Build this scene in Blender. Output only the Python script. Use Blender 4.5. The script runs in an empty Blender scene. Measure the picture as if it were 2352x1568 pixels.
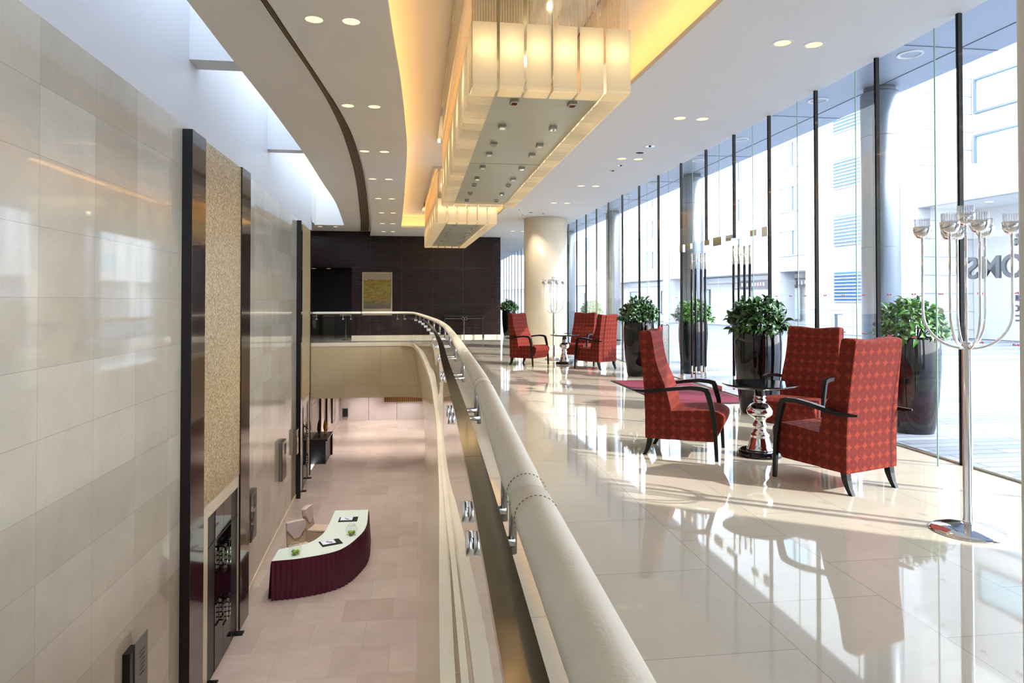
import bpy, bmesh, math, random
from mathutils import Vector, Matrix, noise
PI = math.pi
S = bpy.context.scene
COL = S.collection
R = math.radians
random.seed(7)

# ------------------------------------------------------------------ camera
cd = bpy.data.cameras.new('camera'); cam = bpy.data.objects.new('camera', cd); COL.objects.link(cam)
cd.sensor_width = 36; cd.lens = 24.0; cd.shift_y = -114.8/2352; cd.clip_end = 500; cd.clip_start = .05
cam.location = (0, 0, 1.5); cam.rotation_euler = (R(90.8), 0, -math.atan(216/1568))
S.camera = cam
# ------------------------------------------------------------------ world, sun, exposure
S.view_settings.view_transform = 'Standard'; S.view_settings.look = 'None'
S.view_settings.gamma = 1; S.view_settings.use_curve_mapping = False
S.view_settings.exposure = 0.90
S.cycles.max_bounces = 10; S.cycles.diffuse_bounces = 5; S.cycles.glossy_bounces = 5
S.cycles.transmission_bounces = 6; S.cycles.transparent_max_bounces = 32
S.cycles.sample_clamp_indirect = 6; S.cycles.caustics_reflective = False; S.cycles.caustics_refractive = False
S.cycles.use_denoising = True
W = bpy.data.worlds.new('sky'); S.world = W; W.use_nodes = True
wn = W.node_tree.nodes; wl = W.node_tree.links
bg = wn['Background']; tc = wn.new('ShaderNodeTexCoord'); sx = wn.new('ShaderNodeSeparateXYZ'); rp = wn.new('ShaderNodeValToRGB')
rp.color_ramp.elements[0].position = 0.0; rp.color_ramp.elements[0].color = (.96, .975, 1, 1)
rp.color_ramp.elements[1].position = .8; rp.color_ramp.elements[1].color = (.60, .76, 1, 1)
wl.new(tc.outputs['Generated'], sx.inputs[0]); wl.new(sx.outputs['Z'], rp.inputs[0]); wl.new(rp.outputs[0], bg.inputs['Color'])
bg.inputs['Strength'].default_value = 5.2
sd = bpy.data.lights.new('sun', 'SUN'); sun = bpy.data.objects.new('sun', sd); COL.objects.link(sun)
sd.energy = 3.6; sd.angle = R(.7); sd.color = (1, .97, .93)
sun.location = (30, -20, 30)
sun.rotation_euler = Vector((-.833, .553, -.69)).to_track_quat('-Z', 'Y').to_euler()

# ------------------------------------------------------------------ helpers
def lin(h):
    if not isinstance(h, str): return tuple(h)
    h = h.lstrip('#'); o = []
    for i in (0, 2, 4):
        c = int(h[i:i+2], 16)/255
        o.append(c/12.92 if c <= .04045 else ((c+.055)/1.055)**2.4)
    return tuple(o)
def newmat(name):
    m = bpy.data.materials.new(name); m.use_nodes = True
    return m, m.node_tree.nodes, m.node_tree.links, m.node_tree.nodes['Principled BSDF']
def mat(name, col, rough=.5, metal=0., spec=.5, coat=0., bump=None, var=0., vscale=3., emit=None, es=0.):
    m, n, l, b = newmat(name)
    c = lin(col)
    b.inputs['Base Color'].default_value = (*c, 1); b.inputs['Roughness'].default_value = rough
    b.inputs['Metallic'].default_value = metal; b.inputs['Specular IOR Level'].default_value = spec
    b.inputs['Coat Weight'].default_value = coat
    t = n.new('ShaderNodeTexCoord')
    if var:
        nz = n.new('ShaderNodeTexNoise'); nz.inputs['Scale'].default_value = vscale; nz.inputs['Detail'].default_value = 6
        l.new(t.outputs['Object'], nz.inputs['Vector'])
        mr = n.new('ShaderNodeMapRange'); mr.inputs[1].default_value = .3; mr.inputs[2].default_value = .7
        mr.inputs[3].default_value = 1-var; mr.inputs[4].default_value = 1+var
        l.new(nz.outputs[0], mr.inputs[0])
        mx = n.new('ShaderNodeMix'); mx.data_type = 'RGBA'; mx.blend_type = 'MULTIPLY'; mx.inputs[0].default_value = 1
        mx.inputs[6].default_value = (*c, 1); l.new(mr.outputs[0], mx.inputs[7]); l.new(mx.outputs[2], b.inputs['Base Color'])
    if bump:
        nb = n.new('ShaderNodeTexNoise'); nb.inputs['Scale'].default_value = bump[0]; l.new(t.outputs['Object'], nb.inputs['Vector'])
        bp = n.new('ShaderNodeBump'); bp.inputs['Strength'].default_value = bump[1]; bp.inputs['Distance'].default_value = .01
        l.new(nb.outputs[0], bp.inputs['Height']); l.new(bp.outputs[0], b.inputs['Normal'])
    if emit:
        b.inputs['Emission Color'].default_value = (*lin(emit), 1); b.inputs['Emission Strength'].default_value = es
    return m
def tiles(name, c1, c2, mortar, bw, rh, axes, off=.0, rough=.06, ms=.0025, origin=(0, 0), cloud=.07, spec=.5, streak=None):
    """stone slabs: axes = which world axes run along the slab's length and its height"""
    m, n, l, b = newmat(name)
    g = n.new('ShaderNodeNewGeometry'); s = n.new('ShaderNodeSeparateXYZ'); l.new(g.outputs['Position'], s.inputs[0])
    cb = n.new('ShaderNodeCombineXYZ')
    for k in (0, 1):
        a = n.new('ShaderNodeMath'); a.operation = 'SUBTRACT'; a.inputs[1].default_value = origin[k]
        l.new(s.outputs[axes[k]], a.inputs[0]); l.new(a.outputs[0], cb.inputs[k])
    br = n.new('ShaderNodeTexBrick'); br.offset = off; br.squash = 1
    br.inputs['Scale'].default_value = 1; br.inputs['Brick Width'].default_value = bw; br.inputs['Row Height'].default_value = rh
    br.inputs['Mortar Size'].default_value = ms; br.inputs['Mortar Smooth'].default_value = 0; br.inputs['Bias'].default_value = 0
    br.inputs['Color1'].default_value = (*lin(c1), 1); br.inputs['Color2'].default_value = (*lin(c2), 1); br.inputs['Mortar'].default_value = (*lin(mortar), 1)
    l.new(cb.outputs[0], br.inputs['Vector'])
    nz = n.new('ShaderNodeTexNoise'); nz.inputs['Scale'].default_value = 1.6; nz.inputs['Detail'].default_value = 9; nz.inputs['Roughness'].default_value = .62; nz.inputs['Distortion'].default_value = .6
    l.new(g.outputs['Position'], nz.inputs['Vector'])
    mr = n.new('ShaderNodeMapRange'); mr.inputs[1].default_value = .25; mr.inputs[2].default_value = .75; mr.inputs[3].default_value = 1-cloud; mr.inputs[4].default_value = 1+cloud
    l.new(nz.outputs[0], mr.inputs[0])
    mx = n.new('ShaderNodeMix'); mx.data_type = 'RGBA'; mx.blend_type = 'MULTIPLY'; mx.inputs[0].default_value = 1
    l.new(br.outputs['Color'], mx.inputs[6]); l.new(mr.outputs[0], mx.inputs[7])
    out = mx.outputs[2]
    vn = n.new('ShaderNodeTexNoise'); vn.inputs['Scale'].default_value = 2.3; vn.inputs['Detail'].default_value = 7; vn.inputs['Distortion'].default_value = 2.2
    l.new(g.outputs['Position'], vn.inputs['Vector'])
    v1 = n.new('ShaderNodeMath'); v1.operation = 'SUBTRACT'; v1.inputs[1].default_value = .5; l.new(vn.outputs[0], v1.inputs[0])
    v2 = n.new('ShaderNodeMath'); v2.operation = 'ABSOLUTE'; l.new(v1.outputs[0], v2.inputs[0])
    v3 = n.new('ShaderNodeMapRange'); v3.inputs[1].default_value = 0; v3.inputs[2].default_value = .012; v3.inputs[3].default_value = .2; v3.inputs[4].default_value = 0
    l.new(v2.outputs[0], v3.inputs[0])
    m2 = n.new('ShaderNodeMix'); m2.data_type = 'RGBA'; l.new(v3.outputs[0], m2.inputs[0]); l.new(out, m2.inputs[6])
    m2.inputs[7].default_value = (*[x*.8 for x in lin(c2)], 1)
    l.new(m2.outputs[2], b.inputs['Base Color'])
    b.inputs['Roughness'].default_value = rough; b.inputs['Specular IOR Level'].default_value = spec
    return m
def glassmat(name, tint=(.97, 1, .985), ior=1.45, edge=None):
    m, n, l, b = newmat(name); n.remove(b); o = n['Material Output']
    t = n.new('ShaderNodeBsdfTransparent'); t.inputs[0].default_value = (*tint, 1)
    g = n.new('ShaderNodeBsdfGlossy'); g.inputs['Roughness'].default_value = 0.0; g.inputs[0].default_value = (1, 1, 1, 1)
    f = n.new('ShaderNodeFresnel'); f.inputs[0].default_value = ior
    ge = n.new('ShaderNodeNewGeometry')          # two-sided panes: the fresnel of the front surface on both faces
    mx = n.new('ShaderNodeMixShader'); l.new(f.outputs[0], mx.inputs[0]); l.new(t.outputs[0], mx.inputs[1]); l.new(g.outputs[0], mx.inputs[2])
    mb = n.new('ShaderNodeMixShader'); l.new(ge.outputs['Backfacing'], mb.inputs[0]); l.new(mx.outputs[0], mb.inputs[1])
    t2 = n.new('ShaderNodeBsdfTransparent'); t2.inputs[0].default_value = (1, 1, 1, 1); l.new(t2.outputs[0], mb.inputs[2])
    l.new(mb.outputs[0], o.inputs[0])
    return m
def emis(name, col, st):
    m, n, l, b = newmat(name); n.remove(b); e = n.new('ShaderNodeEmission'); e.inputs[0].default_value = (*lin(col), 1); e.inputs[1].default_value = st
    l.new(e.outputs[0], n['Material Output'].inputs[0]); return m

class MB:
    def __init__(s): s.v = []; s.f = []; s.sm = []
    def add(s, vs, fs, smooth=False):
        o = len(s.v); s.v += [tuple(v) for v in vs]
        for f in fs: s.f.append([i+o for i in f]); s.sm.append(smooth)
        return s
    def box(s, c, d, rz=0., M=None, bev=0.):
        bm = bmesh.new(); bmesh.ops.create_cube(bm, size=1)
        bmesh.ops.scale(bm, vec=d, verts=bm.verts)
        if bev: bmesh.ops.bevel(bm, geom=bm.edges[:], offset=bev, segments=2, profile=.5, affect='EDGES')
        T = Matrix.Translation(c) @ Matrix.Rotation(rz, 4, 'Z')
        if M is not None: T = M @ T
        bm.transform(T); return s.bm(bm)
    def bm(s, bm, smooth=False):
        bm.verts.index_update(); s.add([v.co[:] for v in bm.verts], [[v.index for v in f.verts] for f in bm.faces], smooth); bm.free(); return s
    def rng(s, x0, x1, y0, y1, z0, z1, bev=0.): return s.box(((x0+x1)/2, (y0+y1)/2, (z0+z1)/2), (abs(x1-x0), abs(y1-y0), abs(z1-z0)), bev=bev)
    def lathe(s, prof, c=(0, 0, 0), n=32, smooth=True, cap=True):
        vs = []; fs = []
        for r, z in prof:
            for k in range(n):
                a = 2*PI*k/n; vs.append((c[0]+r*math.cos(a), c[1]+r*math.sin(a), c[2]+z))
        for i in range(len(prof)-1):
            for k in range(n): fs.append([i*n+k, i*n+(k+1) % n, (i+1)*n+(k+1) % n, (i+1)*n+k])
        s.add(vs, fs, smooth)
        if cap:
            o = len(s.v)-len(vs)
            if prof[0][0] > 1e-5: s.f.append([o+k for k in range(n)][::-1]); s.sm.append(False)
            if prof[-1][0] > 1e-5: s.f.append([o+(len(prof)-1)*n+k for k in range(n)]); s.sm.append(False)
        return s
    def tube(s, path, r, n=10, cap=True):
        P = [Vector(p) for p in path]; N = len(P); rr = r if isinstance(r, (list, tuple)) else [r]*N
        vs = []; fs = []; up = None
        for i in range(N):
            t = (P[min(i+1, N-1)]-P[max(i-1, 0)]).normalized()
            if up is None: up = Vector((0, 0, 1)) if abs(t.z) < .9 else Vector((1, 0, 0))
            a = (up - t*up.dot(t)).normalized(); up = a; b = t.cross(a)
            for k in range(n):
                th = 2*PI*k/n; vs.append(P[i]+(a*math.cos(th)+b*math.sin(th))*rr[i])
        for i in range(N-1):
            for k in range(n): fs.append([i*n+k, i*n+(k+1) % n, (i+1)*n+(k+1) % n, (i+1)*n+k])
        o = len(s.v); s.add(vs, fs, True)
        if cap:
            s.f.append([o+k for k in range(n)][::-1]); s.f.append([o+(N-1)*n+k for k in range(n)]); s.sm += [False, False]
        return s
    def loft(s, rings, closed=True, smooth=False, cap=True):
        n = len(rings[0]); vs = [p for r in rings for p in r]; fs = []
        for i in range(len(rings)-1):
            for k in range(n if closed else n-1): fs.append([i*n+k, i*n+(k+1) % n, (i+1)*n+(k+1) % n, (i+1)*n+k])
        o = len(s.v); s.add(vs, fs, smooth)
        if cap and closed:
            s.f.append([o+k for k in range(n)][::-1]); s.f.append([o+(len(rings)-1)*n+k for k in range(n)]); s.sm += [False, False]
        return s
    def prism(s, poly, z0, z1):
        n = len(poly); return s.loft([[(x, y, z0) for x, y in poly], [(x, y, z1) for x, y in poly]])
    def build(s, name, m, parent=None, loc=None, fix=True):
        me = bpy.data.meshes.new(name); me.from_pydata(s.v, [], s.f)
        me.polygons.foreach_set('use_smooth', s.sm)
        if fix:
            bm = bmesh.new(); bm.from_mesh(me); bmesh.ops.recalc_face_normals(bm, faces=bm.faces); bm.to_mesh(me); bm.free()
        uv = me.uv_layers.new(name='UVMap')
        for p in me.polygons:
            nx, ny, nz = [abs(q) for q in p.normal]
            for li in p.loop_indices:
                c = me.vertices[me.loops[li].vertex_index].co
                uv.data[li].uv = (c.y, c.z) if nx >= ny and nx >= nz else ((c.x, c.z) if ny >= nz else (c.x, c.y))
        if m: me.materials.append(m)
        o = bpy.data.objects.new(name, me); COL.objects.link(o)
        if parent: o.parent = parent
        if loc: o.location = loc
        return o
def tag(o, label, cat, group=None, kind=None):
    o['label'] = label; o['category'] = cat
    if group: o['group'] = group
    if kind: o['kind'] = kind
    return o
def thing(name, label, cat, loc=(0, 0, 0), rz=0., group=None):
    o = bpy.data.objects.new(name, None); COL.objects.link(o); o.empty_display_size = .1
    o.location = loc; o.rotation_euler = (0, 0, rz); return tag(o, label, cat, group)
def struct(o, label=None):
    o['kind'] = 'structure'
    if label: o['label'] = label
    return o
def dup(root, loc, rz, label, group=None):
    def cp(o, par):
        c = o.copy(); COL.objects.link(c)
        if par: c.parent = par
        for ch in o.children: cp(ch, c)
        return c
    r = cp(root, None); r.location = loc; r.rotation_euler = (0, 0, rz); r['label'] = label
    if group: r['group'] = group
    return r
def crom(pts, step=.25):
    P = [Vector(p) for p in pts]; P = [2*P[0]-P[1]] + P + [2*P[-1]-P[-2]]; out = []
    for i in range(1, len(P)-2):
        a, b, c, d = P[i-1:i+3]; k = max(1, int((c-b).length/step))
        for j in range(k):
            t = j/k; out.append(.5*((2*b)+(c-a)*t+(2*a-5*b+4*c-d)*t*t+(3*b-a-3*c+d)*t**3))
    out.append(P[-2]); return out
def lerp_tab(tab, y):
    if y <= tab[0][1]: return tab[0][0]
    for (x0, y0), (x1, y1) in zip(tab, tab[1:]):
        if y <= y1: return x0+(x1-x0)*(y-y0)/(y1-y0)
    return tab[-1][0]
def smooth_tab(tab):
    c = crom([(x, y, 0) for x, y in tab], .3); return [(p.x, p.y) for p in c]
ORD = ['first', 'second', 'third', 'fourth', 'fifth', 'sixth', 'seventh', 'eighth', 'ninth', 'tenth', 'eleventh', 'twelfth']

# ------------------------------------------------------------------ materials
M = {}
M['floor'] = tiles('cream_marble_floor', '#c6bcaa', '#c0b5a1', '#a1968a', .89, .707, (1, 0), .5, .035, .0022, (.1, .213), .06)
M['floor_low'] = tiles('rose_marble_floor', '#bba99d', '#ad9a8e', '#97877b', .9, .9, (0, 1), .5, .10, .002, (0, 0), .09)
M['wallstone'] = tiles('polished_marble_cladding', '#c9c3b6', '#b9b1a1', '#a9a194', 1.02, .607, (1, 2), 0., .05, .003, (.18, 1.53), .09)
M['fascia'] = tiles('cream_stone_fascia', '#cdbb98', '#c2ae8a', '#a8967a', 1.2, .98, (1, 2), 0., .15, .003, (0, -.0), .05)
M['fascia_x'] = tiles('cream_stone_bridge', '#cdbb98', '#c5b28e', '#a8967a', 1.3, 1.5, (0, 2), 0., .15, .003, (0, -3.02), .05)
M['lowwall'] = tiles('pale_lower_wall', '#cfc5c1', '#c9beb9', '#7d726c', 1.35, 3.2, (0, 2), 0., .25, .012, (.35, -5.4), .05)
M['white'] = mat('white_plaster', '#dedcd8', .65, var=.012, vscale=1)
M['white_wall'] = mat('white_paint', '#cccdd0', .45)
M['wood'] = None
M['column'] = mat('cream_limestone', '#e4d8c0', .22, var=.06, vscale=1.7)
M['blackwood'] = mat('black_lacquered_wood', '#0c0a0a', .28, spec=.35)
M['black_gloss'] = mat('black_gloss_lacquer', '#040406', .05)
M['black'] = mat('satin_black', '#0b0a0b', .35)
M['chrome'] = mat('polished_chrome', '#e9e9ea', .035, 1.)
M['steel'] = mat('brushed_steel', '#a7a49f', .22, 1., var=.05, vscale=30)
M['band'] = mat('dark_polished_steel', '#7d746c', .09, 1.)
M['nickel'] = mat('satin_nickel', '#c9c1ac', .25, 1.)
M['leather'] = mat('cream_leather', '#e9dfca', .42, var=.05, vscale=9, bump=(180, .12))
M['stitch'] = mat('leather_thread', '#a08f70', .7)
M['glass'] = glassmat('clear_glass', (.985, .995, .99), 1.35)
M['glass_rail'] = glassmat('railing_glass', (.965, .985, .97), 1.42)
M['glass_edge'] = mat('green_glass_edge', '#8fc4ad', .15)
M['mullion'] = mat('black_mullion', '#060709', .6, spec=.15)
M['alu'] = mat('aluminium_cladding', '#8f979f', .30, .85, var=.03, vscale=4)
M['soffit'] = mat('grey_metal_soffit', '#99a2af', .4, .2)
M['joint'] = mat('dark_joint', '#5d636b', .6)
M['leaf'] = mat('dark_green_leaf', '#2c4f22', .28, var=.35, vscale=14)
M['leaf2'] = mat('mid_green_leaf', '#4d7a30', .3, var=.3, vscale=14)
M['stem'] = mat('brown_stem', '#4a3b24', .7)
M['soil'] = mat('potting_soil', '#2a2019', .9, bump=(60, .8))
M['rug'] = mat('burgundy_entrance_mat', '#7a2036', .95, var=.22, vscale=160, bump=(300, .6))
M['rubber'] = mat('black_rubber_edge', '#17110f', .7)
M['red'] = mat('red_plastic', '#b3121c', .35)
M['decal'] = mat('red_glass_sticker', '#c8566a', .5)
M['cream_shade'] = None
M['plate'] = mat('pale_bronze_plate', '#b7b59c', .28, .15)
M['facade'] = mat('white_stone_cladding', '#bcbec0', .55)
M['facade_line'] = mat('panel_joint_grey', '#67727e', .7)
M['winglass'] = mat('pale_reflective_window', '#9dbac4', .25, .0)
M['blueglass'] = mat('blue_window_glass', '#456a99', .25, .0)
M['louvre'] = mat('white_louvre', '#b9bcc0', .5)
M['purple'] = mat('purple_shop_sign', '#3d2a55', .5)
M['sign_grey'] = mat('grey_metal_lettering', '#4a4d50', .4, .3)
M['warm_lamp'] = emis('warm_lamp_disc', '#ffdfa8', 1.0)
M['cool_lamp'] = emis('cool_lamp_disc', '#eef4ff', 1.3)
M['cove_led'] = emis('amber_cove_strip', '#ffbe6a', 9)
M['trimwhite'] = mat('white_trim', '#e2e0da', .4)
M['linen'] = mat('pale_table_linen', '#d5dccd', .85, var=.03, vscale=20)
M['skirt'] = mat('burgundy_satin', '#55142f', .38, var=.12, vscale=6)
M['chaircover'] = mat('champagne_chair_cover', '#c6ae93', .55)
M['sash'] = mat('pink_satin_sash', '#d9c6c3', .3)
M['paper'] = mat('white_paper', '#e4e3ee', .7)
M['green_fruit'] = mat('lime_green_fruit', '#8fae1c', .35)
M['bowl'] = glassmat('bowl_glass', (.93, .96, .95), 1.5)
M['gold'] = mat('gilded_bronze', '#a87a2a', .3, .8)
M['mosaic'] = None
M['slat'] = mat('dark_oak_slat', '#4b3423', .4)
M['grille'] = mat('dark_grille', '#2a211b', .6)
M['grille_slat'] = mat('bronze_grille_blade', '#8d7a5f', .5)
M['mirror_box'] = mat('mirror_polished_plate', '#dcdcd8', .06, 1.)
M['navy'] = mat('black_leather_door', '#16161c', .35, bump=(90, .1))
M['ext_ground'] = None

def wood_mat():
    m, n, l, b = newmat('dark_wenge_panelling')
    g = n.new('ShaderNodeNewGeometry'); mp = n.new('ShaderNodeMapping'); mp.inputs['Scale'].default_value = (.8, .8, 30)
    l.new(g.outputs['Position'], mp.inputs['Vector'])
    nz = n.new('ShaderNodeTexNoise'); nz.inputs['Scale'].default_value = 1.2; nz.inputs['Detail'].default_value = 8; l.new(mp.outputs[0], nz.inputs['Vector'])
    rp = n.new('ShaderNodeValToRGB'); rp.color_ramp.elements[0].position = .3; rp.color_ramp.elements[0].color = (*lin('#160d0d'), 1)
    rp.color_ramp.elements[1].position = .75; rp.color_ramp.elements[1].color = (*lin('#2c1814'), 1); l.new(nz.outputs[0], rp.inputs[0])
    l.new(rp.outputs[0], b.inputs['Base Color']); b.inputs['Roughness'].default_value = .26; b.inputs['Specular IOR Level'].default_value = .35
    return m
M['wood'] = wood_mat()
def frame_wood():
    return mat('dark_brown_lacquer', '#2a1a17', .12, coat=.4, var=.15, vscale=5)
M['frame'] = frame_wood()
def fabric_mat():
    m, n, l, b = newmat('red_ring_pattern_fabric')
    uv = n.new('ShaderNodeUVMap'); mp = n.new('ShaderNodeVectorMath'); mp.operation = 'SCALE'; mp.inputs['Scale'].default_value = 1/.092
    l.new(uv.outputs[0], mp.inputs[0])
    fr = n.new('ShaderNodeVectorMath'); fr.operation = 'FRACTION'; l.new(mp.outputs[0], fr.inputs[0])
    sb = n.new('ShaderNodeVectorMath'); sb.operation = 'SUBTRACT'; sb.inputs[1].default_value = (.5, .5, 0); l.new(fr.outputs[0], sb.inputs[0])
    sp = n.new('ShaderNodeSeparateXYZ'); l.new(sb.outputs[0], sp.inputs[0])
    cb = n.new('ShaderNodeCombineXYZ'); l.new(sp.outputs[0], cb.inputs[0]); l.new(sp.outputs[1], cb.inputs[1])
    ln = n.new('ShaderNodeVectorMath'); ln.operation = 'LENGTH'; l.new(cb.outputs[0], ln.inputs[0])
    rp = n.new('ShaderNodeValToRGB'); cr = rp.color_ramp; cr.interpolation = 'CONSTANT'
    star = (*lin('#84311f'), 1); disc = (*lin('#6e241a'), 1); ring = (*lin('#471513'), 1); core = (*lin('#782a1c'), 1)
    cr.elements[0].position = 0; cr.elements[0].color = core
    cr.elements[1].position = .09; cr.elements[1].color = ring
    for p, c in ((.115, disc), (.19, ring), (.215, disc), (.28, ring), (.30, disc), (.36, ring), (.385, disc), (.455, ring), (.485, star)):
        e = cr.elements.new(p); e.color = c
    l.new(ln.outputs['Value'], rp.inputs[0]); l.new(rp.outputs[0], b.inputs['Base Color'])
    b.inputs['Roughness'].default_value = .8; b.inputs['Specular IOR Level'].default_value = .2
    return m
M['fabric'] = fabric_mat()
def shade_mat():
    m, n, l, b = newmat('frosted_cream_glass'); n.remove(b)
    d = n.new('ShaderNodeBsdfDiffuse'); d.inputs[0].default_value = (.80, .74, .61, 1)
    t = n.new('ShaderNodeBsdfTranslucent'); t.inputs[0].default_value = (.96, .86, .64, 1)
    mx = n.new('ShaderNodeMixShader'); mx.inputs[0].default_value = .5; l.new(d.outputs[0], mx.inputs[1]); l.new(t.outputs[0], mx.inputs[2])
    gl = n.new('ShaderNodeBsdfGlossy'); gl.inputs['Roughness'].default_value = .25
    m2 = n.new('ShaderNodeMixShader'); m2.inputs[0].default_value = .04; l.new(mx.outputs[0], m2.inputs[1]); l.new(gl.outputs[0], m2.inputs[2])
    l.new(m2.outputs[0], n['Material Output'].inputs[0]); return m
M['cream_shade'] = shade_mat()
def rod_mat():
    m, n, l, b = newmat('crystal_rod'); n.remove(b)
    t = n.new('ShaderNodeBsdfTransparent'); t.inputs[0].default_value = (1, .975, .93, 1); g = n.new('ShaderNodeBsdfGlossy'); g.inputs['Roughness'].default_value = .08; g.inputs[0].default_value = (1, .93, .8, 1)
    d = n.new('ShaderNodeBsdfDiffuse'); d.inputs[0].default_value = (.92, .82, .64, 1); a = n.new('ShaderNodeMixShader'); a.inputs[0].default_value = .45; l.new(g.outputs[0], a.inputs[1]); l.new(d.outputs[0], a.inputs[2])
    mx = n.new('ShaderNodeMixShader'); mx.inputs[0].default_value = .24; l.new(t.outputs[0], mx.inputs[1]); l.new(a.outputs[0], mx.inputs[2])
    l.new(mx.outputs[0], n['Material Output'].inputs[0]); return m
M['rod'] = rod_mat()
def sleeve_mat():
    m, n, l, b = newmat('facetted_candle_glass'); n.remove(b)
    t = n.new('ShaderNodeBsdfTransparent'); t.inputs[0].default_value = (.97, .97, .98, 1); g = n.new('ShaderNodeBsdfGlossy'); g.inputs['Roughness'].default_value = .06; d = n.new('ShaderNodeBsdfDiffuse'); d.inputs[0].default_value = (.9, .9, .9, 1)
    a = n.new('ShaderNodeMixShader'); a.inputs[0].default_value = .45; l.new(g.outputs[0], a.inputs[1]); l.new(d.outputs[0], a.inputs[2])
    mx = n.new('ShaderNodeMixShader'); mx.inputs[0].default_value = .22; l.new(t.outputs[0], mx.inputs[1]); l.new(a.outputs[0], mx.inputs[2]); l.new(mx.outputs[0], n['Material Output'].inputs[0]); return m
M['sleeve'] = sleeve_mat()
def mosaic_mat():
    m, n, l, b = newmat('gold_mosaic'); g = n.new('ShaderNodeNewGeometry')
    v = n.new('ShaderNodeTexVoronoi'); v.inputs['Scale'].default_value = 42; l.new(g.outputs['Position'], v.inputs['Vector'])
    sp = n.new('ShaderNodeSeparateColor'); l.new(v.outputs['Color'], sp.inputs[0])
    rp = n.new('ShaderNodeValToRGB'); rp.color_ramp.elements[0].color = (*lin('#8f7a58'), 1); rp.color_ramp.elements[1].color = (*lin('#dccba6'), 1)
    e = rp.color_ramp.elements.new(.5); e.color = (*lin('#bfa77f'), 1)
    l.new(sp.outputs[0], rp.inputs[0]); l.new(rp.outputs[0], b.inputs['Base Color']); b.inputs['Roughness'].default_value = .35
    return m
M['mosaic'] = mosaic_mat()
def ground_mat():
    m, n, l, b = newmat('banded_street_paving'); g = n.new('ShaderNodeNewGeometry')
    br = n.new('ShaderNodeTexBrick'); br.inputs['Scale'].default_value = 1; br.inputs['Brick Width'].default_value = 1.3; br.inputs['Row Height'].default_value = .17
    br.inputs['Mortar Size'].default_value = .012; br.inputs['Color1'].default_value = (*lin('#7a8290'), 1); br.inputs['Color2'].default_value = (*lin('#9b9ea4'), 1); br.inputs['Mortar'].default_value = (*lin('#555b65'), 1)
    l.new(g.outputs['Position'], br.inputs['Vector'])
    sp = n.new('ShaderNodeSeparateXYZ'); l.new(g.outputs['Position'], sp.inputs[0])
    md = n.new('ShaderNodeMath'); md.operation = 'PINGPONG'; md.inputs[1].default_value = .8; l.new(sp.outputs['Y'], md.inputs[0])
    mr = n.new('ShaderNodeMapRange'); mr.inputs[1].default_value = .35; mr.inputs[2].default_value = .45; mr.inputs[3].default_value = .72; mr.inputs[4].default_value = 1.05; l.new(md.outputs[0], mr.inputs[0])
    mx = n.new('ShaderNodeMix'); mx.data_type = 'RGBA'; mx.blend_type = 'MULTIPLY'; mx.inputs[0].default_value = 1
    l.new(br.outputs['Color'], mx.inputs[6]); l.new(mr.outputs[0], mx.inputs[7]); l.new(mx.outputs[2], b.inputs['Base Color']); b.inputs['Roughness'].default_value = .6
    return m
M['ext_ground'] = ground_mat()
def canvas_mat():
    m, n, l, b = newmat('abstract_canvas'); t = n.new('ShaderNodeUVMap')
    mp = n.new('ShaderNodeMapping'); mp.inputs['Scale'].default_value = (1.2, 4.2, 1); l.new(t.outputs[0], mp.inputs['Vector'])
    nz = n.new('ShaderNodeTexNoise'); nz.inputs['Scale'].default_value = 1.3; nz.inputs['Detail'].default_value = 4; nz.inputs['Distortion'].default_value = 1.0; l.new(mp.outputs[0], nz.inputs['Vector'])
    nf = n.new('ShaderNodeTexNoise'); nf.inputs['Scale'].default_value = 60; l.new(t.outputs[0], nf.inputs['Vector'])
    ad = n.new('ShaderNodeMath'); ad.operation = 'MULTIPLY_ADD'; ad.inputs[1].default_value = .5; l.new(nf.outputs[0], ad.inputs[0]); l.new(nz.outputs[0], ad.inputs[2])
    rp = n.new('ShaderNodeValToRGB'); cr = rp.color_ramp
    cr.elements[0].position = .5; cr.elements[0].color = (*lin('#2f2f2a'), 1); cr.elements[1].position = 1; cr.elements[1].color = (*lin('#b9a95a'), 1)
    for p, c in ((.62, '#565629'), (.70, '#a8953a'), (.77, '#5e5a2a'), (.84, '#9a5226'), (.92, '#6f7340')):
        e = cr.elements.new(p); e.color = (*lin(c), 1)
    l.new(ad.outputs[0], rp.inputs[0]); b.inputs['Roughness'].default_value = .7
    sy = n.new('ShaderNodeSeparateXYZ'); l.new(t.outputs[0], sy.inputs[0]); mg = n.new('ShaderNodeMapRange'); mg.inputs[1].default_value = -.15; mg.inputs[2].default_value = -.55; mg.inputs[3].default_value = 0; mg.inputs[4].default_value = .75; l.new(sy.outputs[1], mg.inputs[0])
    mp2 = n.new('ShaderNodeMix'); mp2.data_type = 'RGBA'; l.new(mg.outputs[0], mp2.inputs[0]); l.new(rp.outputs[0], mp2.inputs[6]); mp2.inputs[7].default_value = (*lin('#39424a'), 1); l.new(mp2.outputs[2], b.inputs['Base Color'])
    return m
M['canvas'] = canvas_mat()

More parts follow.
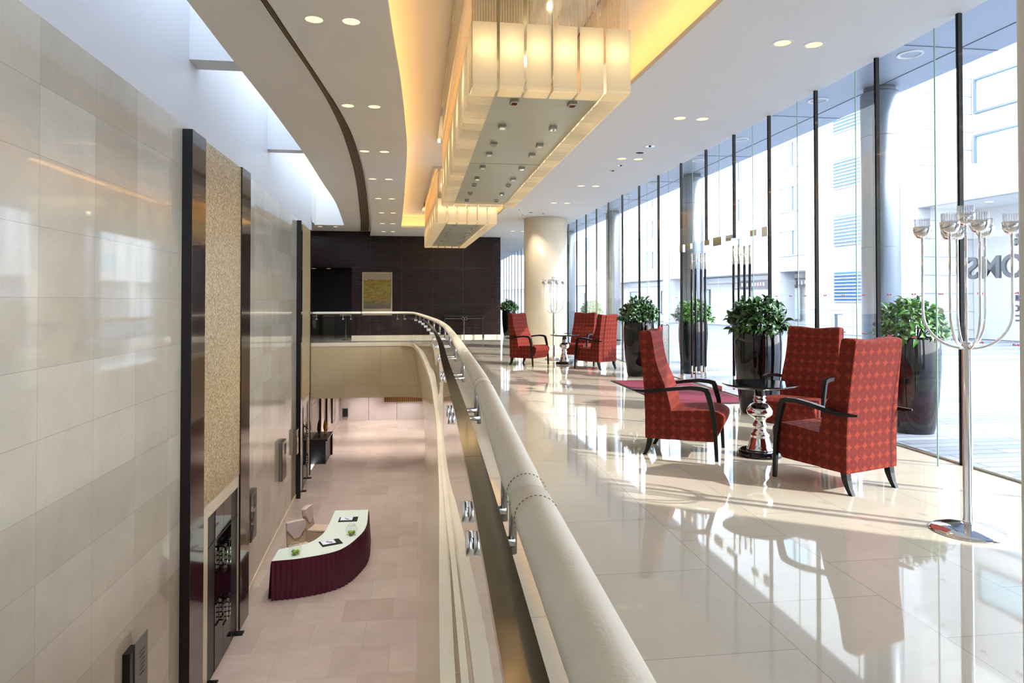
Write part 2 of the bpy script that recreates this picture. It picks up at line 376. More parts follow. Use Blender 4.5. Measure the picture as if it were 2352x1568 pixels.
# ------------------------------------------------------------------ key lines in plan (metres; camera at the origin, +Y down the hall)
def winx(y): return 4.86+.0112*y
EDGE = [(.03, -6), (.06, 0), (.10, 2.7), (.175, 5.25), (.20, 6.4), (.245, 9.2), (.23, 14), (.07, 20), (-.12, 23.6), (-.25, 24.6), (-.6, 24.9), (-1.3, 24.93), (-2.6, 24.93), (-3.78, 24.93)]
edge = [(p.x, p.y) for p in crom([(x, y, 0) for x, y in EDGE], .3)]
TUBE = [(.16, -.8), (.19, 0), (.219, .91), (.243, 1.62), (.325, 3.5), (.37, 5.45), (.42, 8), (.455, 11), (.42, 13.8), (.31, 16.5), (.10, 20.5), (-.10, 23.6), (-.25, 24.55), (-.62, 24.86), (-1.3, 24.9), (-2.6, 24.9), (-3.7, 24.9)]
BAND = [(.10, -.8), (.12, 0), (.147, .9), (.18, 2.1), (.208, 3.7), (.23, 5.8), (.28, 9.2), (.27, 14), (.12, 20), (-.10, 23.6), (-.25, 24.6), (-.62, 24.93), (-1.3, 24.97), (-2.6, 24.97), (-3.7, 24.97)]
LW = [(-3.2, -6), (-3.2, 12.6), (-3.3, 14.5), (-3.37, 16.3), (-3.52, 20.8), (-3.68, 24.0), (-3.75, 25)]
def lwx(y): return lerp_tab(LW, y)
VR = [(-1.38, -6), (-1.38, 4.5), (-1.316, 6.2), (-1.249, 7.23), (-1.158, 8.5), (-1.065, 10.07), (-1.044, 12.4), (-1.16, 16.2), (-1.489, 22.1), (-1.72, 25.8), (-1.93, 28.2)]
SKY = [(-2.15, -6), (-2.153, 6.7), (-2.15, 8.5), (-2.139, 10.6), (-2.17, 13.6), (-2.256, 16.6), (-2.336, 19.9), (-2.55, 23.4), (-2.73, 26)]
CL = [(-.29, 2.6), (-.271, 6.1), (-.215, 8.4), (-.197, 10.2), (-.2, 12.3), (-.307, 16.1), (-.462, 20.9), (-.61, 24.9)]
CR = [(2.75, 2.6), (2.662, 5.7), (2.588, 8.1), (2.49, 10.3), (2.46, 19.3), (2.34, 22), (2.2, 24.9)]
VRs, SKYs, CLs, CRs = map(smooth_tab, (VR, SKY, CL, CR))
ZC, ZH, ZLOW, ZSL = 4.15, 4.32, -4.25, -1.95

# ------------------------------------------------------------------ structure
def polyface(poly, z, name, m):
    bm = bmesh.new(); f = bm.faces.new([bm.verts.new((x, y, z)) for x, y in poly]); bmesh.ops.triangulate(bm, faces=[f])
    return MB().bm(bm).build(name, m, fix=False)
fl = polyface(edge + [(-6.5, 24.93), (-6.5, 46), (winx(46)+.05, 46), (winx(-6)+.05, -6)], 0, 'floor_upper', M['floor'])
for p in fl.data.polygons:
    if p.normal.z < 0: p.flip()
struct(fl)
struct(MB().rng(-3.6, 5, -6, 24.9, ZLOW-.1, ZLOW).rng(-5, 5, 24.9, 34, ZLOW-.1, ZLOW).build('floor_lower', M['floor_low']))
# fascia of the balcony: two stone courses with a small nosing
mb = MB(); e1 = [p for p in edge if p[1] < 24.3]; e2 = edge[len(e1)-1:]
def wallstrip(path, z0, z1, name, m, out=0.):
    b = MB(); b.loft([[(x, y, z) for x, y in path] for z in (z0, z1)], closed=False); return b.build(name, m, fix=False)
FB = [(-.30, -6), (-.10, 2), (-.014, 6.5), (.10, 12.1), (.177, 16), (.185, 20.5), (.18, 25)]
def low(x, y): return (lerp_tab(FB, y), y) if y < 24.3 else (x+.37*max(0, min(1, (x+1.2)/1.0)), max(y, 24.3+(y-24.3)*1.))
edge_low = [low(x, y) for x, y in edge]
def fascia(i0, i1, name, m):
    b = MB(); b.loft([[(x, y, ZSL) for x, y in edge_low[i0:i1]], [(x, y, 0) for x, y in edge[i0:i1]]], closed=False); return struct(b.build(name, m, fix=False))
fascia(0, len(e1), 'trim_1', M['fascia']); edge.append((-6.5, 24.93)); edge_low.append((-6.5, 24.93)); fascia(len(e1)-1, len(edge), 'trim_2', M['fascia_x']); edge.pop(); edge_low.pop()
nos = MB()
P = [Vector((x, y, 0)) for x, y in edge]
def offset(path, d):
    out = []
    for i, p in enumerate(path):
        t = (path[min(i+1, len(path)-1)]-path[max(i-1, 0)]).normalized(); out.append(p+Vector((-t.y, t.x, 0))*d)
    return out
oi = offset(P, .012); ib = offset(P, -.05)
nos.loft([[(p.x, p.y, .006) for p in ib], [(p.x, p.y, .006) for p in oi], [(p.x, p.y, -.11) for p in oi], [(p.x, p.y, -.11) for p in ib]], closed=False)
struct(nos.build('trim_3', M['column'], fix=False))
lo = polyface(edge_low + [(-6.5, 24.93), (-6.5, 46), (5, 46), (5, -6)], ZSL, 'ceiling_lower', M['white']); struct(lo)
struct(MB().rng(-5, 5, 33.7, 33.9, ZLOW, ZSL).build('wall_lower_back', M['lowwall']))
struct(MB().rng(4.9, 5, -6, 34, ZLOW, ZSL).build('wall_lower_right', M['lowwall']))
struct(MB().rng(-3.2, 5, -6.2, -6, ZLOW, 5).build('wall_behind', M['white_wall']))
# left wall: marble below, white plaster above, following its slight bend
b = MB(); ys = [y for _, y in LW]
def lw_strip(z0, z1, name, m):
    b = MB(); ring0 = [(x, y, z0) for x, y in LW]; ring1 = [(x, y, z1) for x, y in LW]
    back0 = [(x-.3, y, z0) for x, y in reversed(LW)]; back1 = [(x-.3, y, z1) for x, y in reversed(LW)]
    b.loft([ring0+back0, ring1+back1]); return struct(b.build(name, m))
lw_strip(ZLOW, 3.93, 'wall_left', M['wallstone'])
b = MB(); b.loft([[(x-.012, y, z) for x, y in LW]+[(x-.3, y, z) for x, y in reversed(LW)] for z in (3.93, 7.2)]); struct(b.build('wall_left_upper', M['white_wall']))
bb = MB(); bb.loft([[(x+.015, y, z) for x, y in LW]+[(x-.05, y, z) for x, y in reversed(LW)] for z in (ZLOW, ZLOW+.13)]); struct(bb.build('baseboard_left', M['column']))
# lower level wall going on under the bridge
struct(MB().rng(-4.2, -3.72, 25, 33.7, ZLOW, ZSL).build('wall_lower_left', M['lowwall']))
# far wall of dark timber, with the dark passage on its left
wf = MB().rng(-2.65, 3.4, 28.2, 46, 0, 4.4).rng(-6.5, -2.65, 28.2, 28.5, 2.86, 4.4)
struct(wf.build('wall_far', M['wood']))
jt = MB()
for x in (-1.9, -.65, .6, 1.85, 3.1): jt.rng(x-.006, x+.006, 28.193, 28.2, .1, 4.1)
for z in (1.35, 2.86): jt.rng(-2.65, 3.4, 28.193, 28.2, z-.005, z+.005)
struct(jt.build('trim_4', M['black']))
rc = MB().rng(-6.5, -2.6, 31, 31.1, 0, 3).rng(-2.65, -2.6, 28.25, 31, 0, 2.86).rng(-6.6, -6.5, 24.9, 31, 0, 4.4).rng(-6.5, -2.65, 28.5, 31, 2.86, 2.95)
struct(rc.build('wall_recess', M['black']))
struct(MB().rng(-2.65, 3.4, 28.17, 28.2, 0, .11).build('baseboard_far', M['column']))
struct(MB().rng(3.4, 5.6, 46, 46.1, 0, 4.4).build('wall_corridor_end', M['white_wall']))
struct(MB().rng(-6.5, -3.75, 24.9, 25.0, 0, 4.4).build('wall_bridge_left', M['white_wall']))
# ceiling
def ceiling():
    b = MB(); Y = [-6+.4*i for i in range(131)]
    Y = sorted(set([y for y in Y if y < 46] + [2.6, 24.9, 46]))
    rows = []
    for y0, y1 in zip(Y, Y[1:]):
        v0 = lerp_tab(VRs, y0); v1 = lerp_tab(VRs, y1)
        if y0 >= 28.2: v0 = v1 = 3.3
        w0 = winx(y0)+.05; w1 = winx(y1)+.05
        if 2.6 <= y0 and y1 <= 24.9:
            for A, B in ((VRs, CLs), (CRs, None)):
                a0, a1 = (lerp_tab(A, y0), lerp_tab(A, y1)); b0, b1 = ((lerp_tab(B, y0), lerp_tab(B, y1)) if B else (w0, w1))
                b.add([(a0, y0, ZC), (b0, y0, ZC), (b1, y1, ZC), (a1, y1, ZC)], [[0, 3, 2, 1]])
            for A in (CLs, CRs):
                a0, a1 = (lerp_tab(A, y0), lerp_tab(A, y1)); b.add([(a0, y0, ZC), (a1, y1, ZC), (a1, y1, ZC+.06), (a0, y0, ZC+.06)], [[0, 1, 2, 3]])
                d = -.42 if A is CLs else .42
                b.add([(a0, y0, ZC+.06), (a1, y1, ZC+.06), (a1+d, y1, ZC+.06), (a0+d, y0, ZC+.06)], [[0, 1, 2, 3]])
                b.add([(a0+d, y0, ZC+.06), (a1+d, y1, ZC+.06), (a1+d, y1, 4.6), (a0+d, y0, 4.6)], [[0, 1, 2, 3]])
            b.add([(lerp_tab(CLs, y0)-.42, y0, 4.6), (lerp_tab(CRs, y0)+.42, y0, 4.6), (lerp_tab(CRs, y1)+.42, y1, 4.6), (lerp_tab(CLs, y1)-.42, y1, 4.6)], [[0, 3, 2, 1]])
        else:
            b.add([(v0, y0, ZC), (w0, y0, ZC), (w1, y1, ZC), (v1, y1, ZC)], [[0, 3, 2, 1]])
        if y0 < 28.2:
            b.add([(v0, y0, ZC), (v1, y1, ZC), (v1, y1, ZH), (v0, y0, ZH)], [[0, 1, 2, 3]])
            if y0 < 26: s0, s1 = lerp_tab(SKYs, y0), lerp_tab(SKYs, y1)
            else: s0 = s1 = -6.6
            b.add([(s0, y0, ZH), (v0, y0, ZH), (v1, y1, ZH), (s1, y1, ZH)], [[0, 3, 2, 1]])
            if y0 < 26: b.add([(s0, y0, ZH), (s1, y1, ZH), (s1, y1, 7.2), (s0, y0, 7.2)], [[0, 1, 2, 3]])
    for y, s in ((2.6, 1), (24.9, 1)):          # ends of the raised tray
        x0, x1 = lerp_tab(CLs, y)-.42, lerp_tab(CRs, y)+.42
        b.add([(x0, y, ZC), (x1, y, ZC), (x1, y, ZC+.06), (x0, y, ZC+.06)], [[0, 1, 2, 3]])
        yo = y-.42 if y < 10 else y+.42
        b.add([(x0, y, ZC+.06), (x1, y, ZC+.06), (x1, yo, ZC+.06), (x0, yo, ZC+.06)], [[0, 1, 2, 3]])
        b.add([(x0, yo, ZC+.06), (x1, yo, ZC+.06), (x1, yo, 4.6), (x0, yo, 4.6)], [[0, 1, 2, 3]])
        b.add([(x0, y, 4.6), (x1, y, 4.6), (x1, yo, 4.6), (x0, yo, 4.6)], [[0, 1, 2, 3]])
        for xx in (x0, x1): b.add([(xx, y, ZC), (xx, yo, ZC), (xx, yo, 4.6), (xx, y, 4.6)], [[0, 1, 2, 3]])
    b.add([(-3.8, 26, ZH), (-2.7, 26, ZH), (-2.7, 26, 7.2), (-3.8, 26, 7.2)], [[0, 1, 2, 3]])
    b.add([(-3.75, 24.9, 4.32), (-3.75, 26, 4.32), (-3.75, 26, 7.2), (-3.75, 24.9, 7.2)], [[0, 1, 2, 3]])
    return struct(b.build('ceiling', M['white'], fix=False))
ceiling()
struct(MB().rng(-5.5, winx(20)+.8, -6, 46, 4.75, 4.8).rng(-7, -3.75, 24.9, 46, 4.4, 4.75).build('ceiling_roof', M['white'])) if False else None
rf = MB().rng(-1.9, 5.0, -6.2, 28.3, 4.9, 5.0).rng(-6.6, 5.4, 26.1, 46.1, 4.9, 5.0).rng(-7, -3.9, 24.8, 26.2, 4.9, 5.0).rng(-6.65, -6.6, 24.8, 46, 0, 5).rng(-6.6, 5.4, 46.1, 46.2, 0, 5)
struct(rf.build('ceiling_roof', M['white']))
# beams crossing the skylight shaft
for i, (y0, y1) in enumerate(((.2, .6), (4.9, 5.3), (10.15, 10.58), (15.95, 16.3))):
    struct(MB().rng(lwx(y0)-.05, lerp_tab(SKYs, y0)+.02, y0, y1, 4.92, 7.15).build('trim_%d' % (i+10), M['white_wall']))
sk = MB().rng(-3.9, -1.9, -6, 26, 7.2, 7.22).build('window_30', M['glass']); struct(sk)
# ------------------------------------------------------------------ window wall
MY = [-5.0, -3.8, -2.6, -1.5, -.35, .85, 2.02, 3.25, 4.45, 5.64, 6.80, 7.97, 9.15, 10.27, 11.36, 12.54, 13.83, 15.14, 16.5, 17.8, 19.1, 20.4, 21.7, 23, 24.3, 25.6, 26.9, 28.2, 29.5, 30.8, 32.1, 33.4, 34.7, 36, 37.3, 38.6, 39.9, 41.2, 42.5, 43.8]
DOOR = (9.15, 12.54); ZT = 2.5
n = 0
for i, (y0, y1) in enumerate(zip(MY, MY[1:])):
    n += 1; ym = (y0+y1)/2; x = winx(ym); z0 = ZT if DOOR[0]-.01 <= y0 and y1 <= DOOR[1]+.01 else 0
    ang = -math.atan(.0112)
    w = MB().box((x, ym, (z0+ZC)/2), (.014, y1-y0-.02, ZC-z0), ang).build('window_%d' % n, M['glass']); struct(w)
    bot = ZT if DOOR[0]+.1 < y0 < DOOR[1]-.1 else 0
    MB().rng(winx(y0)-.008, winx(y0)+.034, y0-.016, y0+.016, bot, ZC).build('mullion', M['mullion'], w)
    MB().rng(winx(y0)-.235, winx(y0)-.012, y0-.006, y0+.006, bot, 4.0).build('glass_fin', M['glass'], w)
    MB().rng(winx(y0)-.241, winx(y0)-.235, y0-.007, y0+.007, bot, 4.0).build('fin_edge', M['glass_edge'], w)
    if z0 == 0 and y0 > 2:
        d = MB(); k = 0
        for zz in (1.565, 1.135):
            for q in range(3):
                yy = y0+.2+q*.36
                for t in range(5): d.box((x-.009, yy+t*.013, zz+.003*math.sin(t*2.2)), (.002, .010, .014+.005*math.cos(t*1.7)), ang)
        d.build('sticker', M['decal'], w)
struct(MB().box((winx(20)+.02, 20, .012), (.024, 52, .02), ang).build('trim_5', M['steel']))
# double entrance doors
def door(k, y0, y1):
    global n
    ym = (y0+y1)/2
    root = None
    for j, (a, c) in enumerate(((y0, ym), (ym, y1))):
        yc = (a+c)/2; o = struct(MB().box((winx(yc), yc, ZT/2), (.014, c-a-.012, ZT-.02), ang).build('door_%d' % (2*k+j-1), M['glass']))
        hy = ym-.09 if j == 0 else ym+.09
        for sx in (-.09, .09):
            hx = winx(hy)+sx
            h = MB().tube([(hx, hy, .34), (hx, hy, 2.06)], .021, 14).build('door_handle', M['blackwood'], o)
            MB().tube([(hx, hy, .12), (hx, hy, .34)], .017, 12).tube([(hx, hy, 2.06), (hx, hy, 2.36)], .017, 12).build('handle_end', M['nickel'], h)
            MB().tube([(winx(hy), hy, .22), (hx, hy, .22)], .008, 8).tube([(winx(hy), hy, 2.22), (hx, hy, 2.22)], .008, 8).build('handle_post', M['chrome'], h)
        MB().rng(winx(yc)-.02, winx(yc)+.02, yc-.1, yc+.1, ZT-.03, ZT+.06).build('patch_fitting', M['nickel'], o)
        hb = y0 if j == 0 else y1; sg = 1 if j == 0 else -1
        MB().rng(winx(hb)-.022, winx(hb)+.022, hb, hb+sg*.16, ZT-.07, ZT+.07).build('hinge_patch', M['nickel'], o)
        MB().rng(winx(hb)-.02, winx(hb)+.02, hb, hb+sg*.16, .01, .1).build('bottom_patch', M['nickel'], o)
door(1, 9.15, 10.84); door(2, 10.84, 12.54)
# ------------------------------------------------------------------ exterior: soffit, columns, ground
so = MB().rng(4.98, 7.15, -8, 46, 4.62, 4.9); struct(so.build('ceiling_outside', M['soffit']))
so = MB()
for y in (-2, 1.2, 4.4, 7.55, 10.75, 13.9, 17.1, 20.3, 23.5, 26.7): so.rng(4.98, 7.15, y-.006, y+.006, 4.614, 4.62)
so.rng(6.62, 6.632, -8, 46, 4.614, 4.62); struct(so.build('trim_6', M['joint']))
struct(MB().box((winx(19)+.045, 19, 4.53), (.05, 54, .74), ang).build('trim_7', M['white']))
struct(MB().rng(6.45, 6.95, -1.9, 1.42, -.02, 4.62, bev=.02).build('added_shade_pier', M['facade']))  # unseen pier added to block the sun and shade the foreground floor
cn = 0
for i, y in enumerate((2.2, 9.17, 16.1, 23.0, 29.9, 36.8)):
    ct = thing('clad_column', '%s round metal-clad outdoor column behind the glass, counted from the candelabra by the window' % ORD[max(0, i-1)].capitalize() if i else 'round metal-clad outdoor column nearest the camera, out of frame', 'column', (6.72, y, 0), group='outdoor clad columns') if i else None
    if not ct: continue
    MB().lathe([(.258, 0), (.258, 4.53), (.25, 4.55)], n=40).build('shaft', M['alu'], ct)
    MB().lathe([(.21, 4.55), (.21, 4.62)], n=32).build('neck', M['joint'], ct)
    jb = MB()
    for z in (.75, 2.28, 3.9): jb.lathe([(.2595, z-.006), (.2595, z+.006)], n=40, cap=False)
    for a in (R(215), R(330), R(95)): jb.box((.259*math.cos(a), .259*math.sin(a), 2.2), (.004, .014, 4.4), a)
    jb.build('seam', M['joint'], ct)
lamp_n = 0
ext_l = None
for i, y in enumerate((4.9, 7.82, 9.83, 12.4, 14.4, 17.4, 19.6, 22.2)):
    lb = '%s round white lamp in the outdoor canopy soffit, counted towards the stone column' % ORD[i].capitalize()
    if ext_l is None:
        ext_l = thing('canopy_lamp', lb, 'lamp', (6.16, y, 4.62), group='lamps in the canopy soffit')
        MB().lathe([(.115, 0), (.15, -.012), (.15, 0)], n=32, cap=False).lathe([(.115, 0), (.12, -.012), (.15, -.012)], n=32, cap=False).build('ring', M['trimwhite'], ext_l)
        MB().lathe([(.114, -.004), (.0001, -.004)], n=32, cap=False).build('diffuser', M['soffit'], ext_l)
    else: dup(ext_l, (6.16, y, 4.62), 0, lb)
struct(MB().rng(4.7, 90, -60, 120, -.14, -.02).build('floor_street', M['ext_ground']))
# ------------------------------------------------------------------ buildings across the street
UA = Vector((-.117, .993, 0)).normalized(); NA = Vector((-UA.y, UA.x, 0))     # facade direction (away), normal towards the hall
CA = Vector((19.4, 24.3, 0))
def on_a(s, z, d=0.): p = CA+UA*s+NA*d; return Vector((p.x, p.y, z))
MA = Matrix(((UA.x, NA.x, 0, CA.x), (UA.y, NA.y, 0, CA.y), (0, 0, 1, 0), (0, 0, 0, 1)))
def fr(mb, s0, s1, d0, d1, z0, z1): return mb.box(((s0+s1)/2, (d0+d1)/2, (z0+z1)/2), (s1-s0, abs(d1-d0), z1-z0), M=MA)
def frame_ring(s0, s1, z0, z1, w, d0, d1):
    o = [(s0-w, z0-w), (s1+w, z0-w), (s1+w, z1+w), (s0-w, z1+w)]; i = [(s0, z0), (s1, z0), (s1, z1), (s0, z1)]
    rings = [[MA @ Vector((a, d, c)) for a, c in P_] for P_, d in ((o, d0), (o, d1), (i, d1), (i, d0), (o, d0))]
    return MB().loft(rings, cap=False)
ba = thing('office_building', 'long white stone office building across the street, with louvred windows and shops', 'building', (0, 0, 0))
fr(fr(MB(), 0, 80, -14, 0, 3.0, 15), 0, 6.6, -14, 0, 0, 3.0).build('wall', M['facade'], ba)
fr(MB(), 6.6, 80, -14, -1.6, 0, 3.0).build('shopfront_wall', M['facade'], ba)
ln = MB()
for k in range(20): fr(ln, 0, 10.5, 0, .006, .35+.72*k, .365+.72*k)
for k in range(1, 4): fr(ln, 10.5, 80, 0, .006, 3.1*k+2.4, 3.1*k+2.415)
for k in range(20): ln.box((.0, -1.6, .357+.72*k), (.012, 3.0, .02), M=MA)
ln.build('panel_joint', M['facade_line'], ba)
for k in range(4):
    z0 = 1.45+k*2.55
    wv = fr(MB(), 2.75, 4.62, .0, .03, z0, z0+1.35).build('window', M['blueglass'], ba)
    lv = MB()
    for q in range(9): fr(lv, 2.7, 4.67, .03, .09, z0+.15*q, z0+.15*q+.045)
    lv.build('louvre', M['louvre'], wv)
for k in range(4):
    for s in (6.5, 11.2, 16.5, 22, 28, 35, 43, 52):
        z0 = 3.8+k*2.2
        wv = fr(MB(), s, s+1.95, 0, .03, z0, z0+1.2).build('window', M['winglass'], ba)
        frame_ring(s, s+1.95, z0, z0+1.2, .05, 0, .1).build('window_frame', M['facade'], wv); fr(MB(), s+.95, s+1.02, .03, .08, z0, z0+1.2).build('window_bar', M['facade_line'], wv)
for s in (9, 13.5, 18, 23, 28.5, 34, 41, 49):
    wv = fr(MB(), s, s+1.7, -1.6, -1.56, .55, 2.2).build('shop_window', M['winglass'], ba)
    frame_ring(s, s+1.7, .55, 2.2, .06, -1.6, -1.5).build('window_frame', M['facade_line'], wv)
fr(MB(), 6.7, 60, -1.6, -1.4, 2.62, 2.95).build('awning_fascia', M['soffit'], ba)
for k, s in enumerate((7.1, 11.4)):
    sg = fr(MB(), s, s+3, -1.4, -1.3, 2.25, 2.7).build('shop_sign', M['purple'], ba)
    tx = MB()
    for q in range(9): fr(tx, s+.35+q*.26, s+.5+q*.26, -1.3, -1.29, 2.36+.02*(q % 2), 2.55)
    tx.build('sign_lettering', M['paper'], sg)
for s in (8.6, 20.5, 32): fr(MB(), s, s+.9, -.9, -.0, 0, 3).build('pier', M['facade'], ba)
bb_ = thing('hotel_annex', 'white annex beside the office, with large windows and a flat entrance canopy', 'building')
fr(MB(), -14, -.02, -12, -2.7, 0, 13).build('wall', M['facade'], bb_)
fr(MB(), -14, -.05, -2.7, .05, 5.15, 6.4).build('canopy', M['facade'], bb_)
ln = MB(); fr(ln, -14, -.05, .05, .056, 5.78, 5.795)
for s in (-2.6, -5): fr(ln, s, s+.015, .05, .056, 5.15, 6.4)
ln.build('canopy_joint', M['facade_line'], bb_)
lm = MB()
for s in (-2, -3.5, -5): lm.lathe([(.14, 0), (.0001, 0)], c=tuple(on_a(s, 5.145, -1.2)), n=20, cap=False)
lm.build('canopy_lamp', M['cool_lamp'], bb_)
for z0, sh in ((6.95, 1.1), (9.05, 1.25)):
    for s in (-2.45, -4.9):
        wv = fr(MB(), s, s+2.2, -2.7, -2.66, z0, z0+sh).build('window', M['winglass'], bb_)
        frame_ring(s, s+2.2, z0, z0+sh, .08, -2.7, -2.58).build('window_frame', M['facade_line'], wv)
gl = fr(MB(), -9, -.6, -.02, 0, 0, 5.1).build('glass_screen', M['glass'], bb_)
fr(MB(), -3.05, -2.65, -2.69, -2.62, 4.3, 4.8).build('air_vent', M['facade_line'], bb_)
# metal lettering seen from behind
lt = thing('sign_lettering', 'grey metal letters S, M and O seen from behind, standing across the street', 'sign', (0, 0, 0))
def letter(ch, s, z, h, wd, rot=0, mirror=True):
    cu = bpy.data.curves.new('t', 'FONT'); cu.body = ch; cu.size = 1; cu.extrude = .05; cu.offset = .012
    o = bpy.data.objects.new('t', cu); COL.objects.link(o); dg = bpy.context.evaluated_depsgraph_get()
    me = bpy.data.meshes.new_from_object(o.evaluated_get(dg)); bpy.data.objects.remove(o)
    xs = [v.co.x for v in me.vertices]; ysv = [v.co.y for v in me.vertices]; x0, x1, y0, y1 = min(xs), max(xs), min(ysv), max(ysv)
    b = MB(); pts = []
    for v in me.vertices:
        u = (v.co.x-x0)/(x1-x0); w = (v.co.y-y0)/(y1-y0)
        if rot: u, w = 1-w, u
        pts.append(MA @ Vector((s-(1-u)*wd if mirror else s-u*wd, .10+v.co.z, z+w*h)))
    b.add(pts, [list(p.vertices) for p in me.polygons]); b.build('letter', M['sign_grey'], lt); bpy.data.meshes.remove(me)
letter('S', -2.24, 2.28, .78, .42); letter('M', -2.78, 2.28, .78, .72); letter('O', -3.56, 2.28, .80, .78); letter('&', -3.95, 3.35, .45, .45)
letter('E', -4.05, 1.5, .2, .24, 1); letter('A', -4.05, 1.15, .22, .24, 1); letter('I', -4.05, .98, .06, .24); letter('I', -4.05, .82, .06, .24)
for x, y, h, lb in ((14.5, 22.0, 1.05, 'low grey bollard in the street under the louvred office windows'), (13.9, 24.8, 1.0, 'low grey bollard in the street behind the tallest indoor plant')):
    t = thing('street_bollard', lb, 'bollard', (x, y, -.02), group='street bollards')
    MB().box((0, 0, h/2), (.18, .18, h), bev=.01).build('post', M['alu'], t); MB().box((0, 0, h+.01), (.2, .2, .03)).build('cap', M['joint'], t)

# ------------------------------------------------------------------ round stone column
t = thing('stone_column', 'thick round cream stone column near the far end of the windows', 'column', (4.06, 21.6, 0))
MB().lathe([(.69, 0), (.69, ZC)], n=64).build('shaft', M['column'], t)
MB().lathe([(.70, 0), (.70, .12), (.69, .12)], n=64).build('base_ring', M['column'], t)
# pale post at the right border of the picture
struct(MB().lathe([(.06, 0), (.06, ZC)], c=(2.082, 2.036, 0), n=32).build('trim_8', M['trimwhite']))

# ------------------------------------------------------------------ balustrade
bal = thing('balustrade', 'curved glass balustrade with cream leather handrail along the balcony edge', 'railing')
def dense(ctrl): return crom([(x, y, 0) for x, y in ctrl], .12)
def by_len(path):
    L = [0]
    for a, c in zip(path, path[1:]): L.append(L[-1]+(c-a).length)
    return L
def cut(path, L, s0, s1):
    def at(s):
        for i in range(len(L)-1):
            if L[i+1] >= s: return path[i].lerp(path[i+1], (s-L[i])/max(1e-9, L[i+1]-L[i]))
        return path[-1]
    return [at(s0)]+[p for p, q in zip(path, L) if s0+1e-4 < q < s1-1e-4]+[at(s1)]
tp, bp_ = dense(TUBE), dense(BAND); tL, bL = by_len(tp), by_len(bp_)
HR = 1.075
def joints(a, L): return [0]+[i for i in [a+1.93*k for k in range(30)] if i < L-.4]
js, jb, jg = joints(2.21, tL[-1]), joints(3.07, bL[-1]), joints(2.75, bL[-1])
for k, s0 in enumerate(js):
    s1 = js[k+1] if k+1 < len(js) else tL[-1]
    seg = [p+Vector((0, 0, HR)) for p in cut(tp, tL, s0+.002, s1-.002)]
    h = MB().tube(seg, [.038]+[.044]*(len(seg)-2)+[.038], 24).build('handrail_section', M['leather'], bal)
    for sc in (s0+.085, s1-.085):
        st = MB()
        a, c2 = cut(tp, tL, sc-.004, sc+.004)[0], cut(tp, tL, sc-.004, sc+.004)[-1]; d = (c2-a).normalized(); nrm = Vector((-d.y, d.x, 0))
        for q in range(30):
            a0 = 2*PI*q/30; a1 = 2*PI*(q+.55)/30; c = (a+c2)/2+Vector((0, 0, HR))
            st.tube([c+(nrm*math.cos(x)+Vector((0, 0, 1))*math.sin(x))*.0445 for x in (a0, a1)], .0011, 4)
        st.build('stitching', M['stitch'], h)
zc = .985
for k, s0 in enumerate(jb):
    b1 = jb[k+1] if k+1 < len(jb) else bL[-1]
    bs = cut(bp_, bL, s0+.002, b1-.002); o1, o2 = offset(bs, .03), offset(bs, -.03)
    MB().loft([[(p.x, p.y, zc), (q.x, q.y, zc), (q.x, q.y, zc-.02), (p.x, p.y, zc-.02)] for p, q in zip(o1, o2)]).build('steel_band', M['band'], bal)
for k, s0 in enumerate(jg):
    b1 = jg[k+1] if k+1 < len(jg) else bL[-1]
    bs = cut(bp_, bL, s0+.002, b1-.002); g1, g2 = offset(bs, .007), offset(bs, -.007)
    MB().loft([[(p.x, p.y, zc-.02), (q.x, q.y, zc-.02), (q.x, q.y, .0), (p.x, p.y, .0)] for p, q in zip(g1, g2)]).build('glass_panel', M['glass_rail'], bal)
    for sc in (s0+.135, b1-.135):
        pc = cut(bp_, bL, sc-.005, sc+.005); d = (pc[-1]-pc[0]).normalized(); nrm = Vector((d.y, -d.x, 0)); c = pc[0]+Vector((0, 0, .86))
        sct = sc*tL[-1]/bL[-1]; q = min(tp, key=lambda p: abs((p-pc[0]).dot(d))+.2*(p-pc[0]).length); q = q+Vector((0, 0, .86))
        br = MB().tube([c-nrm*.045, c+nrm*((q-c).dot(nrm)+.005)], .015, 14).build('bracket', M['steel'], bal)
        MB().tube([c-nrm*.047, c-nrm*.03], .032, 24).build('clamp_disc', M['chrome'], br)
        MB().tube([c-nrm*.027, c-nrm*.009], .032, 24).tube([c+nrm*.009, c+nrm*.024], .032, 24).build('clamp_washer', M['chrome'], br)
        e = c+nrm*((q-c).dot(nrm)); MB().tube([e-Vector((0, 0, .03)), e+Vector((0, 0, HR-.86-.03))], .011, 12).build('riser', M['steel'], br)
bsx = offset(bp_, .0); so1, so2 = offset(bp_, .022), offset(bp_, -.022)
MB().loft([[(p.x, p.y, .012), (q.x, q.y, .012), (q.x, q.y, .0), (p.x, p.y, .0)] for p, q in zip(so1, so2)]).build('base_channel', M['column'], bal)

